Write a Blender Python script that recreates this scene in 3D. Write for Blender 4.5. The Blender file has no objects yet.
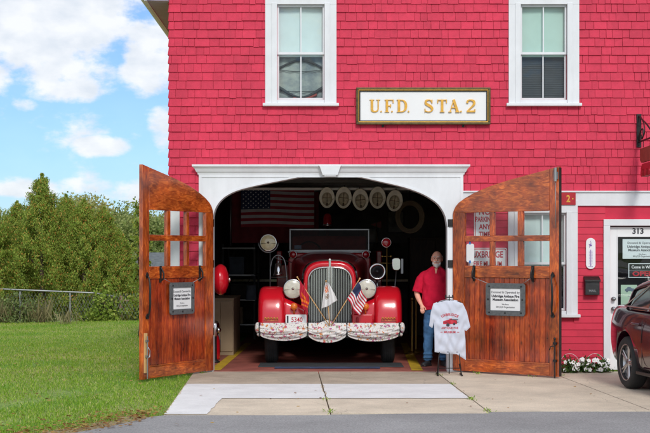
import bpy, math, random
import numpy as np
from mathutils import Vector, Matrix
random.seed(7); RNG = np.random.default_rng(11)
sc = bpy.context.scene
COL = sc.collection
PI = math.pi
rad = math.radians

# ------------------------------------------------------------------ materials
def new_mat(name):
    m = bpy.data.materials.new(name); m.use_nodes = True
    nt = m.node_tree
    return m, nt, nt.nodes['Principled BSDF']

def mat(name, col, rough=0.5, metal=0.0, var=0.08, scale=6.0, bump=0.0, bscale=40.0, coat=0.0, island=0.0,
        stretch=(1, 1, 1), col2=None, spec=None, trans=0.0, lo=0.35, hi=0.65, detail=5, stain=0.0, sscale=.5, sstretch=(1, 1, 1), crack=0.0):
    """principled surface: noise mottling between two tones, optional per piece variation and bump"""
    m, nt, b = new_mat(name); N = nt.nodes; L = nt.links
    tc = N.new('ShaderNodeTexCoord'); mp = N.new('ShaderNodeMapping'); mp.inputs['Scale'].default_value = stretch
    L.new(tc.outputs['Object'], mp.inputs['Vector'])
    nz = N.new('ShaderNodeTexNoise'); nz.inputs['Scale'].default_value = scale; nz.inputs['Detail'].default_value = detail
    nz.inputs['Roughness'].default_value = 0.6
    L.new(mp.outputs['Vector'], nz.inputs['Vector'])
    rp = N.new('ShaderNodeValToRGB'); rp.color_ramp.elements[0].position = lo; rp.color_ramp.elements[1].position = hi
    if col2 is None:
        a = tuple(max(0, c * (1 - var)) for c in col); c2 = tuple(min(1, c * (1 + var)) for c in col)
    else: a, c2 = col, col2
    rp.color_ramp.elements[0].color = (*a, 1); rp.color_ramp.elements[1].color = (*c2, 1)
    L.new(nz.outputs['Fac'], rp.inputs['Fac'])
    out = rp.outputs['Color']
    if island > 0:
        g = N.new('ShaderNodeNewGeometry'); mr = N.new('ShaderNodeMapRange')
        mr.inputs['To Min'].default_value = 1 - island; mr.inputs['To Max'].default_value = 1 + island
        L.new(g.outputs['Random Per Island'], mr.inputs['Value'])
        mx = N.new('ShaderNodeVectorMath'); mx.operation = 'SCALE'
        L.new(out, mx.inputs[0]); L.new(mr.outputs['Result'], mx.inputs['Scale']); out = mx.outputs['Vector']
    if crack:
        nc = N.new('ShaderNodeTexNoise'); nc.inputs['Scale'].default_value = 3.0; nc.inputs['Detail'].default_value = 6; L.new(tc.outputs['Object'], nc.inputs['Vector'])
        mc = N.new('ShaderNodeMixRGB'); mc.inputs[0].default_value = .22; L.new(tc.outputs['Object'], mc.inputs[1]); L.new(nc.outputs['Color'], mc.inputs[2])
        vc = N.new('ShaderNodeTexVoronoi'); vc.feature = 'DISTANCE_TO_EDGE'; vc.inputs['Scale'].default_value = .55; L.new(mc.outputs[0], vc.inputs['Vector'])
        rc = N.new('ShaderNodeMapRange'); rc.inputs['From Min'].default_value = .0008; rc.inputs['From Max'].default_value = .0035; rc.inputs['To Min'].default_value = crack; L.new(vc.outputs['Distance'], rc.inputs['Value'])
        s6 = N.new('ShaderNodeVectorMath'); s6.operation = 'SCALE'; L.new(out, s6.inputs[0]); L.new(rc.outputs[0], s6.inputs['Scale']); out = s6.outputs['Vector']
    if stain:
        mps = N.new('ShaderNodeMapping'); mps.inputs['Scale'].default_value = sstretch; L.new(tc.outputs['Object'], mps.inputs['Vector'])
        n5 = N.new('ShaderNodeTexNoise'); n5.inputs['Scale'].default_value = sscale; n5.inputs['Detail'].default_value = 7; n5.inputs['Roughness'].default_value = .65
        L.new(mps.outputs['Vector'], n5.inputs['Vector'])
        r5 = N.new('ShaderNodeMapRange'); r5.inputs['From Min'].default_value = .35; r5.inputs['From Max'].default_value = .65
        r5.inputs['To Min'].default_value = 1 - stain; r5.inputs['To Max'].default_value = 1 + stain * .5
        L.new(n5.outputs['Fac'], r5.inputs['Value'])
        s5 = N.new('ShaderNodeVectorMath'); s5.operation = 'SCALE'; L.new(out, s5.inputs[0]); L.new(r5.outputs[0], s5.inputs['Scale']); out = s5.outputs['Vector']
    L.new(out, b.inputs['Base Color'])
    b.inputs['Roughness'].default_value = rough; b.inputs['Metallic'].default_value = metal
    if coat: b.inputs['Coat Weight'].default_value = coat; b.inputs['Coat Roughness'].default_value = 0.05
    if spec is not None: b.inputs['Specular IOR Level'].default_value = spec
    if trans: b.inputs['Transmission Weight'].default_value = trans
    if bump:
        n2 = N.new('ShaderNodeTexNoise'); n2.inputs['Scale'].default_value = bscale; n2.inputs['Detail'].default_value = 6
        L.new(mp.outputs['Vector'], n2.inputs['Vector'])
        bp = N.new('ShaderNodeBump'); bp.inputs['Strength'].default_value = bump; bp.inputs['Distance'].default_value = 0.01
        L.new(n2.outputs['Fac'], bp.inputs['Height']); L.new(bp.outputs['Normal'], b.inputs['Normal'])
    return m

def ramp_mat(name, stops, noise_scale, stretch=(1, 1, 1), rough=0.4, coat=0.0, bump=0.2, source='noise', distort=0.0, mixisl=0.0, knots=False):
    m, nt, b = new_mat(name); N = nt.nodes; L = nt.links
    tc = N.new('ShaderNodeTexCoord'); mp = N.new('ShaderNodeMapping'); mp.inputs['Scale'].default_value = stretch
    L.new(tc.outputs['Object'], mp.inputs['Vector'])
    nz = N.new('ShaderNodeTexNoise'); nz.inputs['Scale'].default_value = noise_scale; nz.inputs['Detail'].default_value = 8
    nz.inputs['Roughness'].default_value = 0.62; nz.inputs['Distortion'].default_value = distort
    L.new(mp.outputs['Vector'], nz.inputs['Vector'])
    fac = nz.outputs['Fac']
    if source == 'island':
        g = N.new('ShaderNodeNewGeometry'); fac = g.outputs['Random Per Island']
    elif mixisl > 0:
        g = N.new('ShaderNodeNewGeometry')
        ma = N.new('ShaderNodeMath'); ma.operation = 'MULTIPLY_ADD'; ma.inputs[1].default_value = mixisl; 
        L.new(g.outputs['Random Per Island'], ma.inputs[0])
        sb = N.new('ShaderNodeMath'); sb.operation = 'SUBTRACT'; sb.inputs[1].default_value = mixisl / 2
        L.new(fac, ma.inputs[2]); L.new(ma.outputs[0], sb.inputs[0]); fac = sb.outputs[0]
    rp = N.new('ShaderNodeValToRGB'); cr = rp.color_ramp
    while len(cr.elements) < len(stops): cr.elements.new(0.5)
    for e, (p, c) in zip(cr.elements, stops): e.position = p; e.color = (*c, 1)
    L.new(fac, rp.inputs['Fac']); out = rp.outputs['Color']
    if knots:   # small dark knots and a broad warm to dark mottling of the stain
        n3 = N.new('ShaderNodeTexNoise'); n3.inputs['Scale'].default_value = 3.2; n3.inputs['Detail'].default_value = 3
        L.new(tc.outputs['Object'], n3.inputs['Vector'])
        r3 = N.new('ShaderNodeMapRange'); r3.inputs['From Min'].default_value = .3; r3.inputs['From Max'].default_value = .7
        r3.inputs['To Min'].default_value = .52; r3.inputs['To Max'].default_value = 1.45
        L.new(n3.outputs['Fac'], r3.inputs['Value'])
        vo = N.new('ShaderNodeTexVoronoi'); vo.inputs['Scale'].default_value = 5.5
        m2 = N.new('ShaderNodeMapping'); m2.inputs['Scale'].default_value = tuple(0.55 + .45 * (s > 5) for s in stretch)
        L.new(tc.outputs['Object'], m2.inputs['Vector']); L.new(m2.outputs['Vector'], vo.inputs['Vector'])
        r4 = N.new('ShaderNodeMapRange'); r4.inputs['From Min'].default_value = .03; r4.inputs['From Max'].default_value = .12
        r4.inputs['To Min'].default_value = .35; r4.inputs['To Max'].default_value = 1.0
        L.new(vo.outputs['Distance'], r4.inputs['Value'])
        mu = N.new('ShaderNodeMath'); mu.operation = 'MULTIPLY'
        L.new(r3.outputs[0], mu.inputs[0]); L.new(r4.outputs[0], mu.inputs[1])
        sc_ = N.new('ShaderNodeVectorMath'); sc_.operation = 'SCALE'
        L.new(out, sc_.inputs[0]); L.new(mu.outputs[0], sc_.inputs['Scale']); out = sc_.outputs['Vector']
    L.new(out, b.inputs['Base Color'])
    b.inputs['Roughness'].default_value = rough
    if coat: b.inputs['Coat Weight'].default_value = coat; b.inputs['Coat Roughness'].default_value = 0.12
    if bump:
        bp = N.new('ShaderNodeBump'); bp.inputs['Strength'].default_value = bump; bp.inputs['Distance'].default_value = 0.004
        L.new(nz.outputs['Fac'], bp.inputs['Height']); L.new(bp.outputs['Normal'], b.inputs['Normal'])
    return m

def glass_mat(name, tint=(1, 1, 1), refl=1.0, ior=1.5):
    m = bpy.data.materials.new(name); m.use_nodes = True; nt = m.node_tree; N = nt.nodes; L = nt.links
    N.remove(N['Principled BSDF'])
    t = N.new('ShaderNodeBsdfTransparent'); t.inputs['Color'].default_value = (*tint, 1)
    g = N.new('ShaderNodeBsdfGlossy'); g.inputs['Roughness'].default_value = 0.01
    nz = N.new('ShaderNodeTexNoise'); nz.inputs['Scale'].default_value = 2.2
    tc = N.new('ShaderNodeTexCoord'); L.new(tc.outputs['Object'], nz.inputs['Vector'])
    bp = N.new('ShaderNodeBump'); bp.inputs['Strength'].default_value = 0.06; bp.inputs['Distance'].default_value = 0.05
    L.new(nz.outputs['Fac'], bp.inputs['Height']); L.new(bp.outputs['Normal'], g.inputs['Normal'])
    f = N.new('ShaderNodeFresnel'); f.inputs['IOR'].default_value = ior
    mu = N.new('ShaderNodeMath'); mu.operation = 'MULTIPLY'
    gm = N.new('ShaderNodeNewGeometry'); bk = N.new('ShaderNodeMath'); bk.operation = 'MULTIPLY_ADD'; bk.inputs[1].default_value = -refl; bk.inputs[2].default_value = refl
    L.new(gm.outputs['Backfacing'], bk.inputs[0]); L.new(bk.outputs[0], mu.inputs[1])
    L.new(f.outputs[0], mu.inputs[0])
    mx = N.new('ShaderNodeMixShader'); L.new(mu.outputs[0], mx.inputs[0]); L.new(t.outputs[0], mx.inputs[1]); L.new(g.outputs[0], mx.inputs[2])
    L.new(mx.outputs[0], N['Material Output'].inputs['Surface'])
    return m

def leaf_mat(name, stops, rough=0.6, trans=0.35):
    m = ramp_mat(name, stops, 2.0, rough=rough, bump=0, source='island')
    nt = m.node_tree; N = nt.nodes; L = nt.links; b = N['Principled BSDF']
    tr = N.new('ShaderNodeBsdfTranslucent'); mx = N.new('ShaderNodeMixShader'); mx.inputs[0].default_value = trans
    src = b.inputs['Base Color'].links[0].from_socket
    L.new(src, tr.inputs['Color']); L.new(b.outputs[0], mx.inputs[1]); L.new(tr.outputs[0], mx.inputs[2])
    L.new(mx.outputs[0], N['Material Output'].inputs['Surface'])
    b.inputs['Specular IOR Level'].default_value = 0.25
    return m

M = {}
M['shingle'] = mat('red_shingle_paint', (.61, .032, .078), .62, stain=.12, sscale=.9, sstretch=(2.2, 1, .8), var=.07, scale=14, bump=.3, bscale=60, island=.08, stretch=(1, 1, 1), spec=.3)
M['clap'] = mat('red_clapboard_paint', (.60, .026, .066), .5, var=.07, scale=4, bump=.05, bscale=50, island=.04, spec=.3)
M['white'] = mat('white_trim_paint', (.73, .75, .78), .45, var=.03, scale=3, bump=.06, bscale=25, stain=.06, sscale=2.5, sstretch=(2, 2, .6))
M['white2'] = mat('white_panel', (.80, .81, .82), .5, var=.02, scale=3)
M['wood_h'] = ramp_mat('varnished_rail_wood', [(.27, (.11, .015, .004)), (.40, (.28, .044, .007)), (.54, (.43, .082, .012)), (.66, (.64, .155, .024)), (.80, (.34, .055, .008))], 4.2, (1.4, 5, 5.5), .26, .9, .12, distort=1.3, mixisl=.05, knots=True)
M['wood_v'] = ramp_mat('varnished_board_wood', [(.27, (.09, .009, .003)), (.42, (.24, .027, .006)), (.57, (.36, .048, .009)), (.68, (.50, .085, .013)), (.80, (.20, .020, .004))], 4.0, (7, 6, 1.0), .26, .9, .12, distort=.9, mixisl=.26, knots=True)
M['wood_s'] = ramp_mat('varnished_stile_wood', [(.27, (.10, .013, .004)), (.41, (.27, .040, .007)), (.55, (.42, .076, .011)), (.66, (.60, .135, .02)), (.79, (.28, .042, .007))], 4.2, (6, 5, 1.2), .26, .9, .12, distort=1.3, mixisl=.05, knots=True)
M['iron'] = mat('black_iron', (.022, .020, .020), .45, .4, var=.3, scale=20, bump=.1)
M['rust'] = mat('rusty_iron', (.09, .035, .018), .7, .3, var=.4, scale=25, bump=.2)
M['palewood'] = mat('bare_wood', (.62, .38, .16), .6, var=.15, scale=8, stretch=(8, 8, 1))
M['glass'] = glass_mat('clear_glass', (.96, .98, .98), .8)
M['wglass'] = glass_mat('window_glass', (.92, .96, .96), 1.0, 1.52)
M['black'] = mat('black_paint', (.012, .012, .013), .4, var=.2)
M['rubber'] = mat('tyre_rubber', (.018, .018, .019), .75, var=.2, scale=15)
M['chrome'] = mat('polished_chrome', (.62, .62, .62), .16, 1.0, var=.05)
M['steel'] = mat('dull_steel', (.30, .31, .32), .4, .9, var=.1)
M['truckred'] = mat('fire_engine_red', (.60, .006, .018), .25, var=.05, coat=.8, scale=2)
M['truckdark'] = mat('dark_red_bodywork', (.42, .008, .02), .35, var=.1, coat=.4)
M['amber'] = mat('amber_lens', (.85, .20, .02), .2, var=.08, coat=.8)
M['lens'] = mat('frosted_lamp_lens', (.62, .60, .50), .22, var=.12, scale=14, coat=1)
M['cream_lens'] = mat('cream_lamp_lens', (.78, .70, .42), .25, var=.14, scale=16, coat=1)
M['redlens'] = mat('red_lamp_lens', (.45, .01, .02), .15, var=.2, scale=20, coat=1)
M['seat'] = mat('worn_red_leather', (.42, .13, .12), .55, var=.2)
M['gold'] = mat('gold_leaf', (.72, .40, .07), .38, .55, var=.12, scale=20)
M['signframe'] = mat('olive_gilt_frame', (.10, .075, .025), .4, .3, var=.3, scale=15)
M['paper'] = mat('white_paper', (.80, .81, .82), .6, var=.02)
M['ink'] = mat('black_ink', (.04, .04, .05), .7, var=.1)
M['redink'] = mat('red_ink', (.50, .02, .04), .6, var=.1)
M['greyframe'] = mat('grey_plastic_frame', (.10, .11, .115), .5, var=.2, scale=30, bump=.1)
M['skin'] = mat('skin', (.86, .43, .31), .5, var=.10, scale=14, spec=.35)
M['beard'] = mat('white_beard', (.68, .66, .63), .8, var=.15, scale=60, bump=.5, bscale=120)
M['polo'] = mat('crimson_polo_cotton', (.64, .014, .05), .85, var=.12, scale=7, bump=.15, bscale=220, spec=.1)
M['denim'] = mat('blue_denim', (.06, .15, .30), .85, var=.30, scale=9, bump=.2, bscale=200, spec=.1)
M['shoe'] = mat('dark_leather_shoe', (.03, .03, .034), .45, var=.2)
M['tee'] = mat('pale_grey_jersey', (.56, .59, .68), .9, var=.05, scale=8, bump=.1, bscale=220, spec=.1)
M['concrete'] = mat('aged_concrete', (.64, .555, .44), .85, var=.12, scale=70, bump=.5, bscale=90, stain=.17, sscale=1.4, crack=.75)
M['threshold'] = mat('brown_stained_concrete', (.46, .385, .30), .85, var=.10, scale=50, bump=.35, bscale=70, stain=.22, sscale=1.6, crack=.7)
M['whiteroad'] = mat('white_driveway_paint', (.74, .75, .755), .7, var=.05, scale=50, bump=.25, bscale=80, stain=.10, sscale=2.5)
M['asphalt'] = mat('grey_asphalt', (.29, .29, .295), .9, var=.34, scale=55, bump=.6, bscale=160, lo=.3, hi=.7, stain=.18, sscale=.6)
M['joint'] = mat('dark_joint_dirt', (.17, .14, .10), .95, var=.3, scale=12)
M['floor'] = mat('painted_red_floor', (.36, .11, .085), .55, var=.25, scale=2.5)
M['yellow'] = mat('yellow_floor_paint', (.62, .40, .03), .6, var=.2, scale=6)
M['bluemat'] = mat('blue_rubber_strip', (.03, .05, .11), .7, var=.2)
M['greymat'] = mat('dark_rubber_mat', (.045, .05, .055), .8, var=.2)
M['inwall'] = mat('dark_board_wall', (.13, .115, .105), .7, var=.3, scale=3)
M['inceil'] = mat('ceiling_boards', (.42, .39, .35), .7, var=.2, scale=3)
M['beam'] = mat('pale_beam', (.78, .75, .68), .6, var=.1)
M['ply'] = mat('plywood', (.40, .30, .19), .7, var=.1, scale=3)
M['navy'] = mat('flag_navy', (.02, .03, .09), .8, var=.1)
M['flagred'] = mat('flag_red', (.48, .015, .04), .8, var=.1)
M['flagwhite'] = mat('flag_white', (.72, .72, .72), .8, var=.05)
M['maroon'] = mat('maroon_cloth', (.14, .01, .018), .85, var=.2)
M['helmet'] = mat('cream_helmet_leather', (.86, .80, .64), .45, var=.12, scale=9)
M['helmet_in'] = mat('helmet_lining', (.58, .50, .36), .7, var=.3, scale=15)
M['coat'] = mat('dark_turnout_cloth', (.07, .06, .05), .85, var=.3)
M['bag'] = mat('slate_blue_cloth', (.12, .15, .20), .7, var=.2)
M['carpaint'] = mat('maroon_car_paint', (.034, .002, .014), .22, .15, var=.05, coat=1.0)
M['carglass'] = mat('dark_car_glass', (.02, .022, .025), .05, var=.05, coat=1)
M['alloy'] = mat('silver_alloy', (.55, .55, .56), .28, .9, var=.05)
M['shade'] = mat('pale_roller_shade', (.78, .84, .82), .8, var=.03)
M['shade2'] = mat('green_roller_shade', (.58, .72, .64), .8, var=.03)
M['reflection_sheet'] = mat('grey_mottled_reflection', (.20, .23, .25), .85, col2=(.45, .47, .43), scale=4.0, stretch=(1, 1, 1.5))
M['band'] = mat('dark_reflection_band', (.035, .04, .045), .7, var=.3)  # dark lines of the window reflection, built behind the glass
M['bandred'] = mat('rust_red_reflection', (.30, .05, .04), .8, var=.3)  # red part of the same built reflection
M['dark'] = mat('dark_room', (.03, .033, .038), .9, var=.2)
M['inter'] = mat('slatted_blind', (.055, .06, .07), .7, var=.15)
M['roofdark'] = mat('dark_roof_shingle', (.08, .08, .085), .9, var=.25, scale=8)
M['soffit'] = mat('grey_soffit', (.38, .34, .46), .7, var=.08)
M['bark'] = mat('brown_bark', (.10, .07, .045), .9, var=.4, scale=14, bump=.6)
M['petal'] = mat('white_petal', (.80, .80, .80), .6, var=.04)
M['pistil'] = mat('yellow_green_throat', (.45, .42, .10), .6)
M['purple'] = mat('purple_print', (.24, .12, .45), .6)
M['signred'] = mat('sign_red', (.42, .01, .02), .4, var=.1)
M['signbrown'] = mat('faded_red_board', (.25, .05, .03), .6, var=.2, scale=10)
M['greenpaper'] = mat('pale_green_paper', (.48, .60, .46), .7, var=.04)
M['galv'] = mat('galvanised_steel', (.33, .35, .36), .5, .6, var=.1)
M['tanpost'] = mat('weathered_post', (.30, .20, .13), .8, var=.2)
M['housewhite'] = mat('pale_siding', (.60, .61, .62), .7, var=.06, scale=2)
M['houseroof'] = mat('grey_shingle_roof', (.13, .14, .15), .9, var=.2, scale=5)
M['redroof'] = mat('rusty_roof', (.26, .09, .06), .8, var=.3, scale=3)
M['bluetape'] = mat('blue_tape', (.03, .16, .50), .6)
M['brass'] = mat('brass', (.50, .33, .10), .3, .9)
M['arbor'] = leaf_mat('arborvitae_foliage', [(0, (.11, .18, .03)), (.45, (.27, .38, .055)), (.84, (.40, .50, .10)), (.92, (.50, .32, .08)), (1, (.58, .26, .06))])
M['leafy'] = leaf_mat('light_green_leaves', [(0, (.13, .21, .03)), (.6, (.28, .40, .06)), (1, (.45, .50, .12))], trans=.35)
M['wood1'] = leaf_mat('olive_tree_foliage', [(0, (.15, .21, .06)), (.5, (.27, .33, .10)), (1, (.40, .42, .16))])  # far foliage paled, distance haze put into the leaf colours
M['wood2'] = leaf_mat('yellowing_tree_foliage', [(0, (.22, .25, .07)), (.5, (.38, .38, .12)), (1, (.50, .44, .17))])
M['wood3'] = leaf_mat('dark_tree_foliage', [(0, (.11, .17, .06)), (.5, (.20, .27, .09)), (1, (.30, .36, .13))])
M['grass'] = leaf_mat('grass_blades', [(0, (.10, .22, .012)), (.5, (.21, .38, .026)), (.88, (.36, .50, .07)), (1, (.62, .54, .24))], trans=.3)
M['drygrass'] = leaf_mat('dry_grass', [(0, (.16, .17, .07)), (1, (.36, .31, .17))])
M['deadleaf'] = leaf_mat('dead_leaves', [(0, (.16, .06, .02)), (.5, (.34, .18, .06)), (1, (.48, .32, .10))])
M['plantleaf'] = leaf_mat('petunia_leaves', [(0, (.03, .075, .015)), (1, (.09, .17, .035))])

# lawn soil
def lawn_mat():
    m, nt, b = new_mat('lawn_turf'); N = nt.nodes; L = nt.links
    tc = N.new('ShaderNodeTexCoord')
    n1 = N.new('ShaderNodeTexNoise'); n1.inputs['Scale'].default_value = .55; n1.inputs['Detail'].default_value = 5
    n2 = N.new('ShaderNodeTexNoise'); n2.inputs['Scale'].default_value = 22; n2.inputs['Detail'].default_value = 6
    L.new(tc.outputs['Object'], n1.inputs['Vector']); L.new(tc.outputs['Object'], n2.inputs['Vector'])
    r1 = N.new('ShaderNodeValToRGB'); r1.color_ramp.elements[0].position = .38; r1.color_ramp.elements[1].position = .66
    r1.color_ramp.elements[0].color = (.13, .29, .022, 1); r1.color_ramp.elements[1].color = (.42, .40, .15, 1)
    L.new(n1.outputs['Fac'], r1.inputs['Fac'])
    mr = N.new('ShaderNodeMapRange'); mr.inputs['From Min'].default_value = .3; mr.inputs['From Max'].default_value = .7
    mr.inputs['To Min'].default_value = .45; mr.inputs['To Max'].default_value = 1.25
    L.new(n2.outputs['Fac'], mr.inputs['Value'])
    s = N.new('ShaderNodeVectorMath'); s.operation = 'SCALE'; L.new(r1.outputs[0], s.inputs[0]); L.new(mr.outputs[0], s.inputs['Scale'])
    L.new(s.outputs['Vector'], b.inputs['Base Color']); b.inputs['Roughness'].default_value = .9
    bp = N.new('ShaderNodeBump'); bp.inputs['Strength'].default_value = .8; bp.inputs['Distance'].default_value = .03
    L.new(n2.outputs['Fac'], bp.inputs['Height']); L.new(bp.outputs['Normal'], b.inputs['Normal'])
    return m
M['lawn'] = lawn_mat()

# floral cotton: white ground with scattered pink, orange and green blots
def floral():
    m, nt, b = new_mat('floral_cotton'); N = nt.nodes; L = nt.links
    tc = N.new('ShaderNodeTexCoord'); cur = None
    base = N.new('ShaderNodeRGB'); base.outputs[0].default_value = (.72, .70, .68, 1); cur = base.outputs[0]
    for sc_, thr, stops in [(17, .30, [(.55, .10, .14), (.62, .22, .08), (.42, .12, .26)]), (30, .25, [(.16, .24, .12), (.60, .30, .10), (.28, .30, .34)])]:
        v = N.new('ShaderNodeTexVoronoi'); v.inputs['Scale'].default_value = sc_; v.inputs['Randomness'].default_value = 1
        nz = N.new('ShaderNodeTexNoise'); nz.inputs['Scale'].default_value = 30
        mp = N.new('ShaderNodeMixRGB'); mp.inputs[0].default_value = .08
        L.new(tc.outputs['Object'], nz.inputs['Vector']); L.new(tc.outputs['Object'], mp.inputs[1]); L.new(nz.outputs['Color'], mp.inputs[2])
        L.new(mp.outputs[0], v.inputs['Vector'])
        lt = N.new('ShaderNodeMath'); lt.operation = 'LESS_THAN'; lt.inputs[1].default_value = thr * 1.15
        L.new(v.outputs['Distance'], lt.inputs[0])
        sp = N.new('ShaderNodeSeparateColor'); L.new(v.outputs['Color'], sp.inputs[0])
        rp = N.new('ShaderNodeValToRGB'); rp.color_ramp.interpolation = 'CONSTANT'
        rp.color_ramp.elements.new(.5)
        for e, p, c in zip(rp.color_ramp.elements, (0, .35, .7), stops): e.position = p; e.color = (*c, 1)
        L.new(sp.outputs[0], rp.inputs['Fac'])
        mx = N.new('ShaderNodeMixRGB'); L.new(lt.outputs[0], mx.inputs[0]); L.new(cur, mx.inputs[1]); L.new(rp.outputs[0], mx.inputs[2])
        cur = mx.outputs[0]
    L.new(cur, b.inputs['Base Color']); b.inputs['Roughness'].default_value = .9
    return m
M['floral'] = floral()

# ------------------------------------------------------------------ mesh builder
class MB:
    def __init__(s): s.v = []; s.f = []; s.mi = []; s.sm = []; s.mat = 0; s.smooth = False; s.T = Matrix.Identity(4)
    def add(s, vs, fs, smooth=None):
        o = len(s.v); s.v += [tuple(s.T @ Vector(p)) for p in vs]
        for f in fs:
            s.f.append([i + o for i in f]); s.mi.append(s.mat); s.sm.append(s.smooth if smooth is None else smooth)
        return s
    def box(s, x0, x1, y0, y1, z0, z1):
        return s.add([(x0, y0, z0), (x1, y0, z0), (x1, y1, z0), (x0, y1, z0), (x0, y0, z1), (x1, y0, z1), (x1, y1, z1), (x0, y1, z1)],
                     [(0, 3, 2, 1), (4, 5, 6, 7), (0, 1, 5, 4), (1, 2, 6, 5), (2, 3, 7, 6), (3, 0, 4, 7)], False)
    def cyl(s, p0, p1, r0, r1=None, n=20, caps=True, smooth=True):
        r1 = r0 if r1 is None else r1
        p0 = Vector(p0); p1 = Vector(p1); d = (p1 - p0).normalized()
        a = d.orthogonal().normalized(); b = d.cross(a)
        vs = []
        for p, r in ((p0, r0), (p1, r1)):
            for i in range(n):
                t = 2 * PI * i / n; vs.append(p + a * (r * math.cos(t)) + b * (r * math.sin(t)))
        s.add(vs, [(i, (i + 1) % n, n + (i + 1) % n, n + i) for i in range(n)], smooth)
        if caps: s.add(vs[:n], [tuple(reversed(range(n)))], False); s.add(vs[n:], [tuple(range(n))], False)
        return s
    def tube(s, pts, r, n=10, closed=False, rs=None):
        pts = [Vector(p) for p in pts]; k = len(pts); vs = []; prev = None
        for i, p in enumerate(pts):
            if closed: d = pts[(i + 1) % k] - pts[i - 1]
            else: d = pts[min(i + 1, k - 1)] - pts[max(i - 1, 0)]
            d.normalize()
            a = d.orthogonal().normalized() if prev is None else (prev - d * prev.dot(d)).normalized()
            prev = a; b = d.cross(a); rr = rs[i] if rs else r
            for j in range(n):
                t = 2 * PI * j / n; vs.append(p + a * rr * math.cos(t) + b * rr * math.sin(t))
        fs = []
        for i in range(k if closed else k - 1):
            i2 = (i + 1) % k
            for j in range(n): fs.append((i * n + j, i * n + (j + 1) % n, i2 * n + (j + 1) % n, i2 * n + j))
        if not closed: fs += [tuple(reversed(range(n))), tuple(range((k - 1) * n, k * n))]
        return s.add(vs, fs, True)
    def lathe(s, prof, c=(0, 0, 0), axis=(0, 0, 1), n=28, smooth=True):
        """prof: (radius, height along axis)"""
        c = Vector(c); d = Vector(axis).normalized(); a = d.orthogonal().normalized(); b = d.cross(a); vs = []
        for r, h in prof:
            for j in range(n):
                t = 2 * PI * j / n; vs.append(c + d * h + a * r * math.cos(t) + b * r * math.sin(t))
        fs = [(i * n + j, i * n + (j + 1) % n, (i + 1) * n + (j + 1) % n, (i + 1) * n + j) for i in range(len(prof) - 1) for j in range(n)]
        return s.add(vs, fs, smooth)
    def ball(s, c, r, n=16, m=10):
        r = (r, r, r) if not hasattr(r, '__len__') else r
        vs = []; fs = []
        for i in range(m + 1):
            ph = PI * i / m
            for j in range(n):
                t = 2 * PI * j / n
                vs.append((c[0] + r[0] * math.sin(ph) * math.cos(t), c[1] + r[1] * math.sin(ph) * math.sin(t), c[2] + r[2] * math.cos(ph)))
        for i in range(m):
            for j in range(n): fs.append((i * n + j, (i + 1) * n + j, (i + 1) * n + (j + 1) % n, i * n + (j + 1) % n))
        return s.add(vs, fs, True)
    def prism(s, poly, y0, y1, smooth=False):
        """poly in (x,z), extruded along y"""
        n = len(poly); vs = [(x, y0, z) for x, z in poly] + [(x, y1, z) for x, z in poly]
        return s.add(vs, [tuple(range(n)), tuple(reversed(range(n, 2 * n)))] + [(i, n + i, n + (i + 1) % n, (i + 1) % n) for i in range(n)], smooth)
    def band(s, inner, outer, y0, y1, closed=False):
        """strip between two equally long (x,z) polylines, extruded along y"""
        n = len(inner); vs = []
        for y in (y0, y1):
            vs += [(x, y, z) for x, z in inner] + [(x, y, z) for x, z in outer]
        fs = []
        for i in range(n if closed else n - 1):
            j = (i + 1) % n
            fs += [(i, j, n + j, n + i), (2 * n + i, 3 * n + i, 3 * n + j, 2 * n + j), (i, 2 * n + i, 2 * n + j, j), (n + i, n + j, 3 * n + j, 3 * n + i)]
        if not closed:
            fs += [(0, n, 3 * n, 2 * n), (n - 1, 3 * n - 1, 4 * n - 1, 2 * n - 1)]
        return s.add(vs, fs, False)
    def grid(s, fn, nu, nv, smooth=True):
        vs = [fn(i / nu, j / nv) for i in range(nu + 1) for j in range(nv + 1)]
        w = nv + 1
        return s.add(vs, [(i * w + j, (i + 1) * w + j, (i + 1) * w + j + 1, i * w + j + 1) for i in range(nu) for j in range(nv)], smooth)
    def build(s, name, mats, parent=None, loc=None, rot=None, bevel=0, solid=0, subsurf=0, seg=2, weld=False, **props):
        me = bpy.data.meshes.new(name); me.from_pydata(s.v, [], s.f)
        mats = mats if isinstance(mats, (list, tuple)) else [mats]
        for m_ in mats: me.materials.append(M[m_] if isinstance(m_, str) else m_)
        me.polygons.foreach_set('material_index', s.mi); me.polygons.foreach_set('use_smooth', s.sm); me.update()
        o = bpy.data.objects.new(name, me); COL.objects.link(o)
        if parent: o.parent = parent
        if loc: o.location = loc
        if rot: o.rotation_euler = rot
        if weld: w = o.modifiers.new('weld', 'WELD'); w.merge_threshold = 1e-4
        if solid: w = o.modifiers.new('solid', 'SOLIDIFY'); w.thickness = solid
        if subsurf: w = o.modifiers.new('sub', 'SUBSURF'); w.levels = w.render_levels = subsurf
        if bevel: w = o.modifiers.new('bev', 'BEVEL'); w.width = bevel; w.segments = seg; w.limit_method = 'ANGLE'
        for k, v_ in props.items(): o[k] = v_
        return o

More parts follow.
